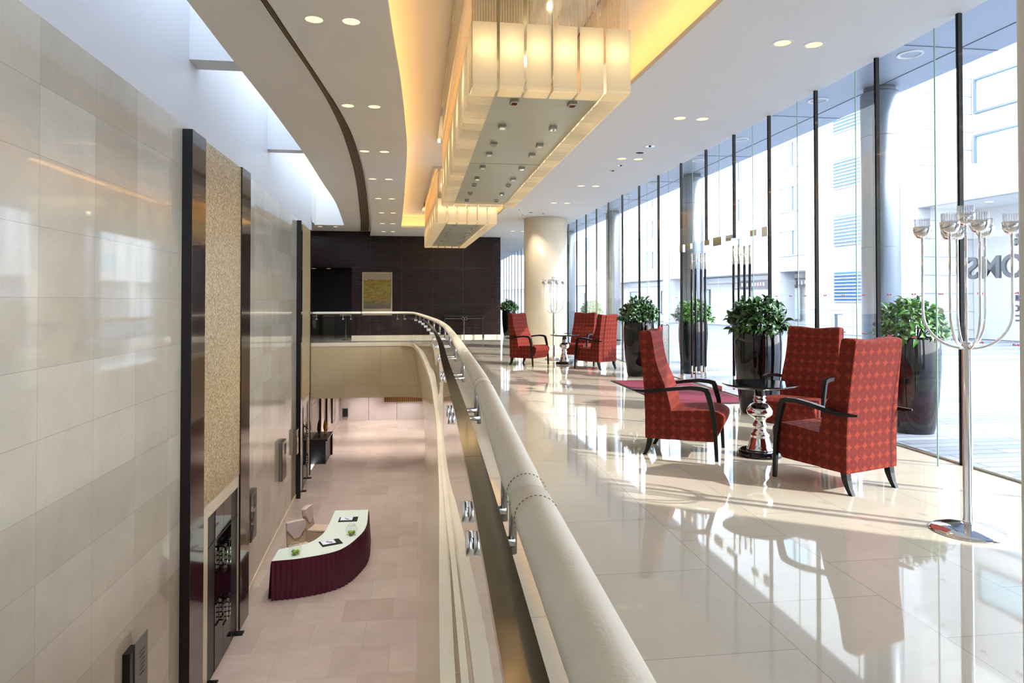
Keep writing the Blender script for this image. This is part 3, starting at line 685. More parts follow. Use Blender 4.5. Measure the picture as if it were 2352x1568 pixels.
# ------------------------------------------------------------------ armchairs
def make_chair(label):
    t = thing('armchair', label, 'armchair', group='red high-backed armchairs')
    # side profiles in (y, z), lofted across the width
    def slab(prof, hw, cut_fn=None, n=9, r=.02):
        xs = [-hw, -hw+r*.3, -hw+r] + [-hw+r+(2*hw-2*r)*k/(n-1) for k in range(1, n-1)] + [hw-r, hw-r*.3, hw]
        cy = sum(p[0] for p in prof)/len(prof); cz = sum(p[1] for p in prof)/len(prof); rings = []
        for i, x in enumerate(xs):
            sc = 1-.035 if i in (0, len(xs)-1) else (1-.010 if i in (1, len(xs)-2) else 1)
            ring = []
            for (y, z) in prof:
                yy = cy+(y-cy)*sc; zz = cz+(z-cz)*(1-(1-sc)*.4); ring.append((x, yy, zz) if not cut_fn else cut_fn(x, yy, zz))
            rings.append(ring)
        return rings
    def rc(pts, k=2):           # round a closed profile by corner cutting
        for _ in range(k):
            o = []
            for a, c in zip(pts, pts[1:]+pts[:1]):
                o += [(a[0]*.8+c[0]*.2, a[1]*.8+c[1]*.2), (a[0]*.2+c[0]*.8, a[1]*.2+c[1]*.8)]
            pts = o
        return pts
    seat = rc([(-.30, .165), (-.28, .165), (.27, .165), (.29, .172), (.385, .34), (.385, .425), (.30, .468), (.05, .455), (-.28, .43), (-.30, .42)])
    MB().loft(slab(seat, .283), smooth=False).build('seat', M['fabric'], t)
    back = rc([(-.36, .165), (-.35, .165), (-.13, .165), (-.12, .165), (-.12, .18), (-.10, .42), (-.155, .66), (-.255, .90), (-.30, 1.20), (-.33, 1.215), (-.43, 1.205), (-.43, 1.16), (-.375, .72), (-.36, .40)], 1)
    def wing(x, y, z):
        k = 1-.07*max(0, min(1, (z-.55)/.5)); dz = -.018*max(0, (z-1.12)/.09)*math.exp(-((x+.03)/.14)**2)
        return (x*k, y, z+dz)
    MB().loft(slab(back, .306, wing, 13)).build('backrest', M['fabric'], t)
    for s in (-1, 1):
        # arm with its front leg: rectangular section swept along a bent path
        path = [(.315, 0.0), (.308, .15), (.298, .32), (.272, .50), (.238, .625), (.222, .66), (.18, .672), (.08, .678), (-.05, .665), (-.18, .645), (-.30, .628), (-.40, .628), (-.475, .632)]
        wd = [.026, .028, .030, .034, .038, .040, .040, .040, .042, .042, .042, .036, .018]; th = [.030, .034, .038, .044, .050, .048, .040, .036, .034, .032, .030, .026, .014]
        rings = []
        for i, (y, z) in enumerate(path):
            a = path[max(0, i-1)]; c = path[min(len(path)-1, i+1)]; ty, tz = c[0]-a[0], c[1]-a[1]; L = math.hypot(ty, tz); ny, nz = -tz/L, ty/L
            w, h = wd[i]/2, th[i]/2; x = s*.328
            rings.append([(x-w, y+ny*h, z+nz*h), (x+w, y+ny*h, z+nz*h), (x+w, y-ny*h, z-nz*h), (x-w, y-ny*h, z-nz*h)])
        MB().loft(rings).build('armrest', M['blackwood'], t)
        leg = []
        for z, y, w in ((.175, -.315, .027), (.11, -.325, .025), (.05, -.345, .02), (0, -.372, .017)):
            leg.append([(s*.262-w, y-w, z), (s*.262+w, y-w, z), (s*.262+w, y+w, z), (s*.262-w, y+w, z)])
        MB().loft(leg).build('leg', M['blackwood'], t)
    return t
def face(o, x, y, fx, fy): o.location = (x, y, 0); o.rotation_euler = (0, 0, math.atan2(-fx, fy)); return o
ch = make_chair('red armchair with black arms left of the pedestal table, between the table and the handrail')
CH = [(2.66, 6.52, .866, -.5, None),
      (3.44, 5.31, -.33, .944, 'red armchair showing its whole ring-patterned back, beside the chrome candelabra with the wide base'),
      (4.17, 6.98, -.80, -.60, 'red armchair behind the nearer table, in front of the outdoor planter with bright leaves'),
      (2.62, 15.98, .72, -.69, 'red armchair in front of the thick round stone column, left of the far table'),
      (3.93, 14.9, -.58, .81, 'red armchair with its patterned back beside the planter left of the entrance mat'),
      (4.02, 16.75, -.62, -.78, 'red armchair behind the far table, facing it, against the window wall')]
for k, (x, y, fx, fy, lb) in enumerate(CH):
    L = math.hypot(fx, fy)
    face(ch if k == 0 else dup(ch, (0, 0, 0), 0, lb), x, y, fx/L, fy/L)
# ------------------------------------------------------------------ pedestal tables
def make_table(label, loc):
    t = thing('pedestal_table', label, 'table', loc, group='round black pedestal tables'); k = .655/980
    pr = [(190, 0), (190, 22), (165, 60), (160, 100), (130, 190), (128, 200), (135, 222), (135, 240), (120, 268), (92, 300), (84, 340), (98, 362), (106, 378), (98, 398), (80, 432), (80, 462), (90, 490), (138, 520), (172, 555), (186, 595), (184, 625), (165, 668), (140, 700), (112, 718), (80, 735), (78, 745), (95, 770), (95, 785), (76, 808), (76, 815), (90, 838), (74, 850), (72, 980)]
    MB().lathe([(.2, 0), (.205, .012), (.2, .05), (.185, .058)], n=48).build('base', M['black_gloss'], t)
    # smooth the turned profile
    MB().lathe([(r*k, .056+z*k*.93) for r, z in pr], n=48).build('pedestal', M['chrome'], t)
    MB().lathe([(.06, .662), (.30, .664), (.345, .686), (.352, .69), (.352, .70)], n=64).build('tabletop', M['black_gloss'], t)
    return t
make_table('round black table on a turned chrome pedestal, in front of the darkest leafy planter', (3.30, 6.27, 0))
make_table('round black table on a turned chrome pedestal, in front of the stone column', (3.47, 16.0, 0))
# ------------------------------------------------------------------ planters
def leaf_mb(seed, n, rx, h, z0, big=1.):
    rnd = random.Random(seed); b = MB(); sm = MB()
    stems = []
    for i in range(26):
        a = rnd.uniform(0, 2*PI); e = rnd.uniform(.15, 1.45); L = 1
        tip = Vector((math.cos(a)*math.cos(e)*rx*.72, math.sin(a)*math.cos(e)*rx*.72, z0+math.sin(e)*h*.72))
        base = Vector((math.cos(a)*.08, math.sin(a)*.08, z0-.06)); sm.tube([base, base.lerp(tip, .5)+Vector((0, 0, .06)), tip], [.008, .006, .004], 5); stems.append(tip)
    for i in range(n):
        a = rnd.uniform(0, 2*PI); e = math.asin(rnd.uniform(-.18, .98)); q = rnd.uniform(.45, 1.0)**.6
        lump = .86+.2*noise.noise(Vector((math.cos(a)*2, math.sin(a)*2, e*2+seed)))
        p = Vector((math.cos(a)*math.cos(e)*rx*.86*q*lump, math.sin(a)*math.cos(e)*rx*.86*q*lump, z0+.03+math.sin(e)*h*.84*q*lump))
        out = (p-Vector((0, 0, z0-.05))).normalized(); d = (out*.75+Vector((rnd.uniform(-.6, .6), rnd.uniform(-.6, .6), rnd.uniform(-.75, .45)))).normalized()
        side = d.cross(out+Vector((rnd.uniform(-.4, .4), rnd.uniform(-.4, .4), .3))).normalized(); up = side.cross(d)
        if up.dot(out) < 0: up = -up
        L = rnd.uniform(.085, .15)*big; w = L*rnd.uniform(.17, .24); vs = []
        prof = ((0, .05, 0), (.18, .55, .012), (.45, 1., .02), (.72, .8, .008), (.92, .3, -.02), (1., .02, -.035))
        for s_, ww, c in prof:
            m_ = p+d*L*s_+up*c*big
            vs += [m_-side*w*ww+up*w*ww*.3, m_, m_+side*w*ww+up*w*ww*.3]
        fs = []
        for k in range(5):
            fs += [[3*k, 3*k+1, 3*k+4, 3*k+3], [3*k+1, 3*k+2, 3*k+5, 3*k+4]]
        b.add(vs, fs, True)
    return b, sm
def make_planter(label, loc, seed, leafm, n=620):
    t = thing('potted_plant', label, 'plant', loc, group='tall black planters with leafy plants')
    prof = [(.215, 0), (.225, .004), (.24, .06), (.28, .4), (.303, .75), (.302, .95), (.292, 1.08), (.29, 1.10), (.275, 1.10), (.27, 1.04)]
    MB().lathe(prof, n=56).build('pot', M['black_gloss'], t)
    MB().lathe([(.27, 1.05), (.0001, 1.06)], n=32, cap=False).build('soil', M['soil'], t)
    b, sm = leaf_mb(seed, n, .46, .50, 1.13)
    f = b.build('foliage', leafm, t, fix=False); f['kind'] = 'stuff'; sm.build('stem', M['stem'], t)
    return t
make_planter('tall black planter with a dense dark green plant, right of the burgundy entrance mat', (4.55, 8.68, 0), 1, M['leaf'], 700)
p2 = make_planter('tall black planter with leafy plant left of the entrance doors, beside the burgundy mat', (4.40, 13.25, 0), 2, M['leaf'])
p3 = make_planter('tall black planter with bright green plant outdoors, beyond the glass by the candelabra', (5.72, 7.28, -.02), 3, M['leaf2'], 520)
dup(p3, (5.75, 13.75, -.02), 1.7, 'tall black planter with green plant outdoors behind the door handles')
dup(p2, (3.97, 29.8, 0), 2.6, 'tall black planter with plant at the corner of the dark timber wall')
dup(p3, (5.95, 23.0, -.02), 3.0, 'tall black planter with green plant outdoors behind the armchairs by the stone column')
# ------------------------------------------------------------------ candelabra
def make_cand(label, loc, rz):
    t = thing('candelabra', label, 'candelabra', loc, rz, group='floor standing chrome candelabras')
    MB().lathe([(.225, 0), (.226, .006), (.20, .022), (.12, .045), (.05, .058), (.036, .062)], n=56).build('base', M['chrome'], t)
    MB().lathe([(.034, .055), (.034, .075), (.029, .085), (.028, 1.20), (.030, 1.205), (.030, 1.23), (.012, 1.235)], n=32).build('pole', M['chrome'], t)
    def cup(p, par):
        c = MB().lathe([(.006, 0), (.03, .006), (.044, .022), (.053, .045), (.056, .06), (.057, .08), (.052, .08), (.05, .055), (.0001, .03)], c=p, n=28, cap=False).build('cup', M['chrome'], par)
        g = MB()
        for k in range(20):
            a = 2*PI*k/20; g.tube([(p[0]+.044*math.cos(a), p[1]+.044*math.sin(a), p[2]+.055), (p[0]+.044*math.cos(a), p[1]+.044*math.sin(a), p[2]+.135)], .006, 6)
        g.build('glass_sleeve', M['sleeve'], par)
    for k, a in enumerate((178, 112, 102, 250, 287, 64, 354)):
        a = R(a); ca, sa = math.cos(a), math.sin(a); Rr = .245; pts = [(.018*ca, .018*sa, 1.19)]
        for j in range(1, 10):
            q = R(90*j/9); pts.append(((.018+(Rr-.018)*math.sin(q))*ca, (.018+(Rr-.018)*math.sin(q))*sa, 1.19+.24*(1-math.cos(q))))
        pts += [(Rr*ca, Rr*sa, 1.6), (Rr*ca, Rr*sa, 1.925)]
        o = MB().tube(pts, .0085, 10).build('arm', M['chrome'], t); cup((Rr*ca, Rr*sa, 1.92), o)
    o = MB().tube([(0, 0, 1.2), (0, 0, 1.995)], .009, 10).build('centre_arm', M['chrome'], t); cup((0, 0, 1.99), o)
    return t
c1 = make_cand('chrome floor candelabra with glass candle cups by the window, right of the armchairs', (3.555, 4.02, 0), R(-41.5))
dup(c1, (3.47, 17.3, 0), R(-8), 'chrome floor candelabra standing in front of the stone column')
# ------------------------------------------------------------------ entrance mat and door pedestal
rg = thing('entrance_mat', 'burgundy entrance mat on the marble inside the glass doors', 'mat')
mb = MB().prism([(3.62, 9.5), (4.9, 9.5), (4.92, 12.42), (3.62, 12.42)], 0.001, .012); mb.build('pile', M['rug'], rg)
MB().prism([(3.58, 9.46), (3.62, 9.46), (3.62, 12.46), (3.58, 12.46)], .0005, .009).prism([(3.62, 9.46), (4.92, 9.46), (4.92, 9.5), (3.62, 9.5)], .0005, .009).prism([(3.62, 12.42), (4.92, 12.42), (4.92, 12.46), (3.62, 12.46)], .0005, .009).build('border', M['rubber'], rg)
pd = thing('door_pedestal', 'slim steel pedestal with a red button left of the entrance doors', 'pedestal', (4.66, 12.6, 0))
MB().box((.04, 0, .52), (.14, .10, 1.04), bev=.008).build('body', M['steel'], pd); MB().box((-.055, 0, .50), (.05, .11, 1.0), bev=.004).build('edge_strip', M['black'], pd)
MB().box((-.075, -.05, .95), (.05, .05, .13), bev=.01).build('red_button', M['red'], pd); MB().box((.03, 0, 1.05), (.2, .13, .02), bev=.005).build('cap', M['chrome'], pd)
# ------------------------------------------------------------------ chandeliers
def make_chand(label, loc, rz, Lg, W_=1.40):
    t = thing('chandelier', label, 'chandelier', loc, rz, group='long cream glass chandeliers')
    hw, hl = W_/2, Lg/2; p = W_/6; Hh = .57; th = .008; ZTOP = 4.57
    nS = round(Lg/p); ps = Lg/nS; z0 = 0.
    def panel(cx, cy, ax, inward, corner):
        # ax: (dx, dy) along the panel; inward: unit vector to the middle
        b = MB(); g = .013; w = (p if ax[0] else ps)-g*2; a = Vector((ax[0], ax[1], 0)); i = Vector((inward[0], inward[1], 0)); c = Vector((cx, cy, 0))
        # folded sheet: rounded fold between the face and the bottom flange
        prof = [(0, Hh), (0, .03), (.008, .008), (.03, 0), (p-.012, 0)]
        rings = [[c+a*w*q+i*d+Vector((0, 0, z)) for d, z in prof] for q in (-.5, .5)]
        b.loft(rings, closed=False); nv = Vector((0, 0, 1))
        for q in (-.5, .5):
            sg = -1 if q > 0 else 1
            b.loft([[c+a*w*q+i*d+nv*z for d, z in prof], [c+a*w*q+i*(d+.012*(z > .02))+nv*(z+.012*(z < .02)) for d, z in prof]], closed=False)
        top = [c+a*w*q+nv*Hh for q in (-.5, .5)]; b.loft([top, [p_+i*.012 for p_ in top]], closed=False)
        o = b.build('glass_panel', M['cream_shade'], t)
        rb = MB(); m = 9
        for k in range(m):
            q = -.5+(k+.5)/m; pt = c+a*w*q+i*.02; rb.tube([pt+Vector((0, 0, Hh-.03)), pt+Vector((0, 0, ZTOP-3.3-.05))], .0095, 8, cap=False)
        r = rb.build('rod_curtain', M['rod'], o); r['kind'] = 'stuff'
    for k in range(6):
        x = -hw+p*(k+.5); panel(x, -hl, (1, 0), (0, 1), k in (0, 5)); panel(x, hl, (1, 0), (0, -1), k in (0, 5))
    for k in range(nS):
        y = -hl+ps*(k+.5)
        if k in (0, nS-1):
            continue
        panel(-hw, y, (0, 1), (1, 0), False); panel(hw, y, (0, 1), (-1, 0), False)
    for sx in (-1, 1):           # closing side faces at the four corners
        for sy in (-1, 1):
            x, y = sx*hw, sy*(hl-ps/2); MB().box((x-sx*th/2, y, Hh/2+.01), (th, ps-.03, Hh-.02)).build('corner_panel', M['cream_shade'], t)
    pl = MB().box((0, 0, .045), (W_-2*p+.05, Lg-2*p+.05, .02)).build('bottom_plate', M['plate'], t)
    MB().box((0, -.35, .0345), (W_-2*p+.05, .006, .003)).build('plate_seam', M['joint'], pl)
    MB().box((0, 0, ZTOP-3.3), (W_+.16, Lg+.1, .06)).build('ceiling_canopy', M['mirror_box'], t)
    D = [6.16, 7.06, 7.86, 8.4, 9.25, 10.1, 10.65, 11.5, 12.3]
    for d in D:
        for x in (-.27, .27):
            y = (d-9.4)*Lg/7.33; s = MB().box((x, y, .02), (.075, .11, .035), bev=.004).build('spot_lamp', M['steel'], t)
            MB().box((x, y, .0015), (.05, .08, .003)).build('lens', M['chrome'], s)
    for k in range(5):
        y = -hl*.9+k*hl*.45
        for x in (-.4, .4): MB().tube([(x, y, .05), (x, y, ZTOP-3.3)], .004, 6).build('hanger', M['steel'], t)
    # bulbs hanging behind the glass
    bl = MB(); bulbs = [(-hw+p*(k+.5), -hl+.11) for k in range(6)]+[(-hw+p*(k+.5), hl-.11) for k in range(0, 6, 2)]
    for k in range(1, 7):
        y = -hl+Lg*k/7; bulbs += [(-hw+.11, y), (hw-.11, y)]
    for x, y in bulbs:
        bl.lathe([(.001, -.02), (.008, -.014), (.009, 0), (.006, .018), (.004, .03)], c=(x, y, .40), n=10)
        ld = bpy.data.lights.new('bulb', 'POINT'); ld.energy = .8 if y < -hl+.2 else 1.6; ld.color = (1, .76, .42); ld.shadow_soft_size = .03
        lo_ = bpy.data.objects.new('bulb_light', ld); COL.objects.link(lo_); lo_.parent = t; lo_.location = (x, y, .36)
    bl.build('bulb', M['warm_lamp'], t)
    return t
make_chand('long cream glass chandelier with crystal rods, hanging over the nearer armchairs', (1.14, 9.4, 3.3), 0, 7.33)
make_chand('second long cream glass chandelier, further down before the dark wall', (1.02, 19.55, 3.3), R(1.7), 7.45)
# cove light strips
cv = thing('cove_light', 'amber light strip hidden in the raised ceiling tray', 'cove light')
for A, d, nm in ((CLs, -.20, 'l'), (CRs, .20, 'r')):
    b = MB(); pts = [(x, y) for x, y in A if 2.6 <= y <= 24.9]
    b.loft([[(x+d-.03, y, ZC+.075), (x+d+.03, y, ZC+.075), (x+d+.03, y, ZC+.062), (x+d-.03, y, ZC+.062)] for x, y in pts]); b.build('led_strip', M['cove_led'], cv)
b = MB(); x0, x1 = CL[-1][0], CR[-1][0]; b.rng(x0-.2, x1+.2, 25.08, 25.14, ZC+.062, ZC+.075).build('led_strip', M['cove_led'], cv)

# ------------------------------------------------------------------ downlights
def make_dl(label, loc, group, r=.085, power=9.):
    t = thing('downlight', label, 'downlight', loc, group=group)
    MB().lathe([(r, 0), (r*1.22, -.004), (r*1.25, 0)], n=28, cap=False).lathe([(r*1.22, -.004), (r*.98, -.006), (r*.96, .0)], n=28, cap=False).build('trim_ring', M['trimwhite'], t)
    MB().lathe([(r*.97, -.003), (.0001, -.003)], n=28, cap=False).build('lamp_disc', M['warm_lamp'], t)
    ld = bpy.data.lights.new('downlight_beam', 'SPOT'); ld.energy = power; ld.spot_size = R(100); ld.spot_blend = .8; ld.color = (1, .80, .56); ld.shadow_soft_size = .06
    lo_ = bpy.data.objects.new('downlight_beam', ld); COL.objects.link(lo_); lo_.parent = t; lo_.location = (0, 0, -.02)
    return t
PW = 16
base = None
def dl(loc, label, group):
    global base
    if base is None: base = make_dl(label, loc, group, power=PW); return base
    return dup(base, loc, 0, label, group)
for i, (xa, xb, y) in enumerate([(-.973, -.631, 6.58), (-.946, -.593, 9.44), (-.943, -.594, 12.28), (-.98, -.633, 15.05), (-1.017, -.678, 17.92), (-1.09, -.745, 20.8), (-1.21, -.86, 23.66), (-1.3, -.95, 26.4)]):
    for x, sd in ((xa, 'left'), (xb, 'right')):
        dl((x, y, ZC), '%s lamp of the %s downlight pair along the curved vent, counted towards the dark wall' % (sd, ORD[i]), 'downlights left of the ceiling tray')
DLW = bpy.data.lights.new('downlight_beam_tall', 'SPOT'); DLW.energy = 165; DLW.spot_size = R(76); DLW.spot_blend = .7; DLW.color = (1, .93, .84); DLW.shadow_soft_size = .08
for o_ in list(S.objects):
    if o_.type == 'LIGHT' and o_.name.startswith('downlight_beam'): o_.data = DLW
base = None
for i, (xa, xb, y) in enumerate([(3.706, 4.053, 6.53), (3.754, 4.098, 9.43), (3.755, 4.073, 12.27), (3.713, 4.061, 15.31), (3.634, 3.996, 18.08), (3.55, 3.95, 25.6)]):
    for x, sd in ((xa, 'left'), (xb, 'right')):
        dl((x, y, ZC), '%s lamp of the %s downlight pair along the windows, counted towards the stone column' % (sd, ORD[i]), 'downlights by the window wall')
for x, sd in ((-3.675, 'left'), (-3.106, 'right')): dl((x, 26.55, ZH), '%s of the two small downlights above the bridge by the dark wall' % sd, 'downlights above the bridge')
sp0 = None
for i, (x, y) in enumerate([(3.936, 11.235), (3.924, 11.758), (3.928, 12.907), (3.928, 13.448), (3.16, 20.6), (3.356, 20.15), (2.9, 19.6), (3.75, 20.3)]):
    lb = '%s chrome recessed spotlight in the white ceiling, counted towards the stone column' % ORD[i].capitalize()
    if sp0 is None:
        sp0 = thing('ceiling_spotlight', lb, 'spotlight', (x, y, ZC), group='chrome recessed spotlights')
        MB().lathe([(.075, -.003), (.10, -.004), (.105, 0)], n=28, cap=False).build('trim_ring', M['trimwhite'], sp0)
        MB().lathe([(.075, -.003), (.055, -.0015), (.0001, -.001)], n=28, cap=False).build('reflector', M['chrome'], sp0)
        MB().lathe([(.022, -.012), (.022, -.002)], n=16).build('lamp', M['black'], sp0)
    else:
        o = dup(sp0, (x, y, ZC), 0, lb)
        if i in (4, 5):
            ld = bpy.data.lights.new('column_beam', 'SPOT'); ld.energy = 24; ld.spot_size = R(46); ld.spot_blend = .9; ld.color = (1, .86, .66); ld.shadow_soft_size = .03
            b_ = bpy.data.objects.new('column_beam', ld); COL.objects.link(b_); b_.parent = o; b_.location = (0, 0, -.03)
            b_.rotation_euler = Vector((4.06-x, 21.6-y-.2, -2.0)).to_track_quat('-Z', 'Y').to_euler()
# ------------------------------------------------------------------ curved ceiling vent
vt = thing('ceiling_vent', 'long curved slotted air vent in the ceiling beside the skylight', 'vent')
vw = [(.10, 4), (.10, 8.5), (.16, 12.4), (.24, 19), (.32, 26), (.32, 28.1)]
yy = [4+.4*i for i in range(61)]
def vstrip(f0, f1, z0, z1):
    b = MB(); rings = []
    for y in yy:
        r_ = lerp_tab(VRs, y)-.075; w = lerp_tab(vw, y); a, c = r_-w*f0, r_-w*f1; rings.append([(a, y, z0), (c, y, z0), (c, y, z1), (a, y, z1)])
    return b.loft(rings)
vstrip(0, 1, ZH-.002, ZH+.03).build('backing', M['grille'], vt)
for k in range(5): vstrip(.1+.2*k, .1+.2*k+.07, ZH-.012, ZH-.002).build('blade', M['grille_slat'], vt)
vstrip(1, 1.12, ZH-.008, ZH+.001).build('frame', M['trimwhite'], vt)

# ------------------------------------------------------------------ tall door bays on the left wall
def bay(k, o, u, W_, fL, fR, doors, lab):
    """tall panel: o = near lower corner on the wall, u = direction along the wall"""
    u = Vector((*u, 0)).normalized(); nrm = Vector((u.y, -u.x, 0)); B = Matrix(((u.x, nrm.x, 0, o[0]), (u.y, nrm.y, 0, o[1]), (0, 0, 1, ZLOW), (0, 0, 0, 1)))
    t = thing('wall_panel', lab[0], 'wall panel', group='tall mosaic wall panels'); H = 3.86-ZLOW; zd = 2.73
    def bx(a, c, d0, d1, z0, z1, bev=0.): return MB().box(((a+c)/2, (d0+d1)/2, (z0+z1)/2), (c-a, d1-d0, z1-z0), M=B, bev=bev)
    bx(0, fL, 0, .13, 0, H).build('dark_frame', M['frame'], t); bx(W_-fR, W_, 0, .13, 0, H).build('dark_frame', M['frame'], t)
    bx(-.012, 0, .0, .132, 0, H).build('frame_edge', M['black'], t)
    bx(fL, W_-fR, 0, .11, zd, H-.02).build('mosaic', M['mosaic'], t)
    d0, d1 = doors
    bx(fL, d0, 0, .10, 0, zd).build('stone_surround', M['column'], t); bx(d1, W_-fR, 0, .10, 0, zd).build('stone_surround', M['column'], t); bx(d0, d1, 0, .10, 2.51, zd).build('stone_surround', M['column'], t)
    dm = (d0+d1)/2
    for j, (a, c) in enumerate(((d0, dm), (dm, d1))):
        d = struct(bx(a+.004, c-.004, .0, .085, .01, 2.50).build('door_%d' % (4+2*k+j), M['navy'])); wd = c-a
        ia, ic = (a+wd*.48, c-.004) if j == 0 else (a+.004, c-wd*.48)
        bx(ia, ic, .085, .092, .01, 2.50).build('gloss_panel', M['black_gloss'], d)
        bx(a+.01, c-.01, .085, .094, 2.02, 2.035).build('rail_groove', M['black'], d)
        hx = dm-.09 if j == 0 else dm+.09; hd = MB()
        for z0, z1 in ((.62, .95), (1.45, 1.85)):
            hd.box((hx, .15, (z0+z1)/2), (.028, .028, z1-z0), M=B)
            for z in (z0, z1): hd.box((hx+(.05 if j else -.05), .15, z), (.13, .026, .026), M=B)
            hd.box((hx, .12, z0+.03), (.02, .06, .02), M=B).box((hx, .12, z1-.03), (.02, .06, .02), M=B)
        hd.build('door_handle', M['black'], d)
        gr = MB()
        for zb in (.62, 1.45):
            for q in range(4): gr.box((hx, .155, zb+.05+q*.075), (.05, .05, .055), M=B)
        gr.build('handle_grip', M['chrome'], d)
        bx(a+.02 if j == 0 else c-.16, a+.16 if j == 0 else c-.02, .085, .22, .0, .025).build('floor_plate', M['black'], d)
bay(1, (-3.2, 9.86), (0, 1), 3.30, .60, .62, (.9, 2.64), ['tall dark-framed panel of gold mosaic above black doors, opposite the reception table'])
bay(2, (-3.515, 20.62), (-.05, 1), 3.0, .32, .3, (.66, 2.4), ['tall dark-framed gold mosaic panel where the marble wall meets the bridge'])
# signs and boxes on the left wall
def plaque(label, x, y, z, w, h, glass=True):
    t = thing('wall_sign', label, 'sign', (x, y, z), group='upright sign boxes on the left wall')
    MB().box((.05, 0, 0), (.10, w, h), bev=.004).build('box', M['steel'], t); MB().box((.106, -w*.1, 0), (.012, w*.8, h)).build('glass_face', M['black_gloss'], t)
    MB().box((.114, w*.12, h*.28), (.004, w*.36, h*.28)).build('screen', M['joint'], t)
    s = MB()
    for q in range(3): s.box((.03+.022*q, 0, h/2+.002), (.008, w*.5, .003))
    s.build('top_slot', M['black'], t)
    return t
plaque('steel sign box on the marble just past the wide mosaic panel', lwx(14.1), 14.0, -2.68, .55, .92)
plaque('steel sign box on the marble midway between the two mosaic panels', lwx(18.2), 17.9, -2.5, .6, .95)
plaque('narrow steel box on the marble touching the mosaic panel by the bridge', lwx(20.2), 20.2, -2.5, .35, .7)
t = thing('wall_directory', 'dark glass directory board low on the marble before the first mosaic panel', 'sign', (-3.2, 8.2, -2.72))
MB().box((.04, -.05, -.05), (.08, .22, .8), bev=.004).build('box', M['black'], t); MB().box((.085, .13, 0), (.012, .36, .8)).build('glass_plate', mat('grey_green_glass', '#525b57', .08), t)
dk = MB()
for q in range(6): dk.box((.0925, .15, .24-q*.05), (.002, .16-.02*(q % 3), .012))
dk.build('engraving', M['black'], t)
# ------------------------------------------------------------------ things at the far dark wall
t = thing('framed_painting', 'tall framed abstract landscape painting on the dark timber wall', 'painting', (-1.635, 28.19, 1.80))
fm = MB(); w, h = 1.16, 1.70
for c, d in (((0, -.02, h/2), (w, .04, .035)), ((0, -.02, -h/2), (w, .04, .035)), ((-w/2, -.02, 0), (.035, .04, h+.035)), ((w/2, -.02, 0), (.035, .04, h+.035))): fm.box(c, d)
fm.build('frame', mat('pale_gilt_frame', '#b8ab90', .35, .4), t); MB().box((0, -.01, 0), (w-.03, .015, h-.03)).build('mount', mat('beige_mount', '#9a8b70', .8), t)
MB().box((0, -.02, -.02), (w-.07, .012, 1.18)).build('canvas', M['canvas'], t)
t = thing('console_table', 'slim black metal console table against the dark timber wall', 'table', (1.855, 27.75, 0))
MB().rng(-.8, .8, -.2, .2, .87, .92).build('top', M['black'], t)
for x in (-.78, .78):
    for y in (-.18, .18): MB().rng(x-.02, x+.02, y-.02, y+.02, 0, .87).build('leg', M['black'], t)
MB().rng(-.012, .012, -.02, .02, 0, .8).build('centre_post', M['steel'], t)
ft = MB()
for x in (-.06, .06): ft.rng(x-.05, x+.05, -.21, -.19, .73, .745).rng(x-.05, x+.05, -.21, -.19, .84, .855).rng(x-.05, x-.035, -.21, -.19, .73, .855).rng(x+.035, x+.05, -.21, -.19, .73, .855)
ft.rng(-.78, -.1, -.205, -.195, .785, .80).rng(.1, .78, -.205, -.195, .785, .80).build('fretwork', M['steel'], t)
t = thing('menu_stand', 'small reading stand with a pale top by the dark wall behind the glass rail', 'stand', (-2.75, 26.9, 0))
MB().lathe([(.14, 0), (.14, .02), (.02, .03), (.02, .95)], n=20).build('post', M['black'], t); MB().box((0, 0, .97), (.42, .3, .03)).build('top', M['steel'], t)
pa = None
for i, x in enumerate((-4.3, -3.7)):
    t_ = dl((x, 29.3, 2.858), '%s small downlight inside the dark passage' % ('left', 'right')[i], 'downlights in the dark passage')
    for c in t_.children:
        if c.type == 'LIGHT': c.data = c.data.copy(); c.data.energy = 1.5
# ------------------------------------------------------------------ lower floor: registration table and its things
T0 = Vector((0, 0, ZLOW)); TZ = .75
outer = crom([(-2.78, 13.71, 0), (-2.18, 13.81, 0), (-1.55, 14.15, 0), (-1.23, 14.93, 0), (-1.13, 15.63, 0), (-1.17, 16.76, 0)], .04)
inner = crom([(-1.95, 16.80, 0), (-1.97, 15.7, 0), (-2.03, 15.1, 0), (-2.25, 14.62, 0), (-2.77, 14.33, 0)], .08)
tb = thing('registration_table', 'curved reception table with pale top and burgundy pleated skirt on the lower floor', 'table')
MB().prism([(p.x, p.y) for p in outer+inner], ZLOW+TZ-.03, ZLOW+TZ).build('tabletop', M['linen'], tb)
def skirt(path):
    L = by_len(path); rings = [[], [], []]; s = 0; pts = cut(path, L, 0, L[-1]); st = 0
    N = int(L[-1]/.012); P_ = []
    for i in range(N+1):
        d = min(L[-1], i*.012); k = max(j for j in range(len(L)) if L[j] <= d+1e-9); k = min(k, len(path)-2)
        q = path[k].lerp(path[k+1], (d-L[k])/max(1e-9, L[k+1]-L[k])); tn = (path[k+1]-path[k]).normalized(); P_.append((q, Vector((tn.y, -tn.x, 0)), d))
    for q, nn, d in P_:
        w = (abs(((d/.10) % 1)*2-1)**.6-.5)
        rings[0].append(q+nn*(.004)+Vector((0, 0, ZLOW+TZ-.004))); rings[1].append(q+nn*(.014+.02*w)+Vector((0, 0, ZLOW+TZ-.08))); rings[2].append(q+nn*(.04+.055*w)+Vector((0, 0, ZLOW+.01)))
    return MB().loft(rings, closed=False, smooth=True)
sk1 = skirt([outer[0]+Vector((0, .6, 0)).lerp(Vector((0, .6, 0)), 1)] + outer if False else outer); sk1.build('skirt', M['skirt'], tb, fix=False)
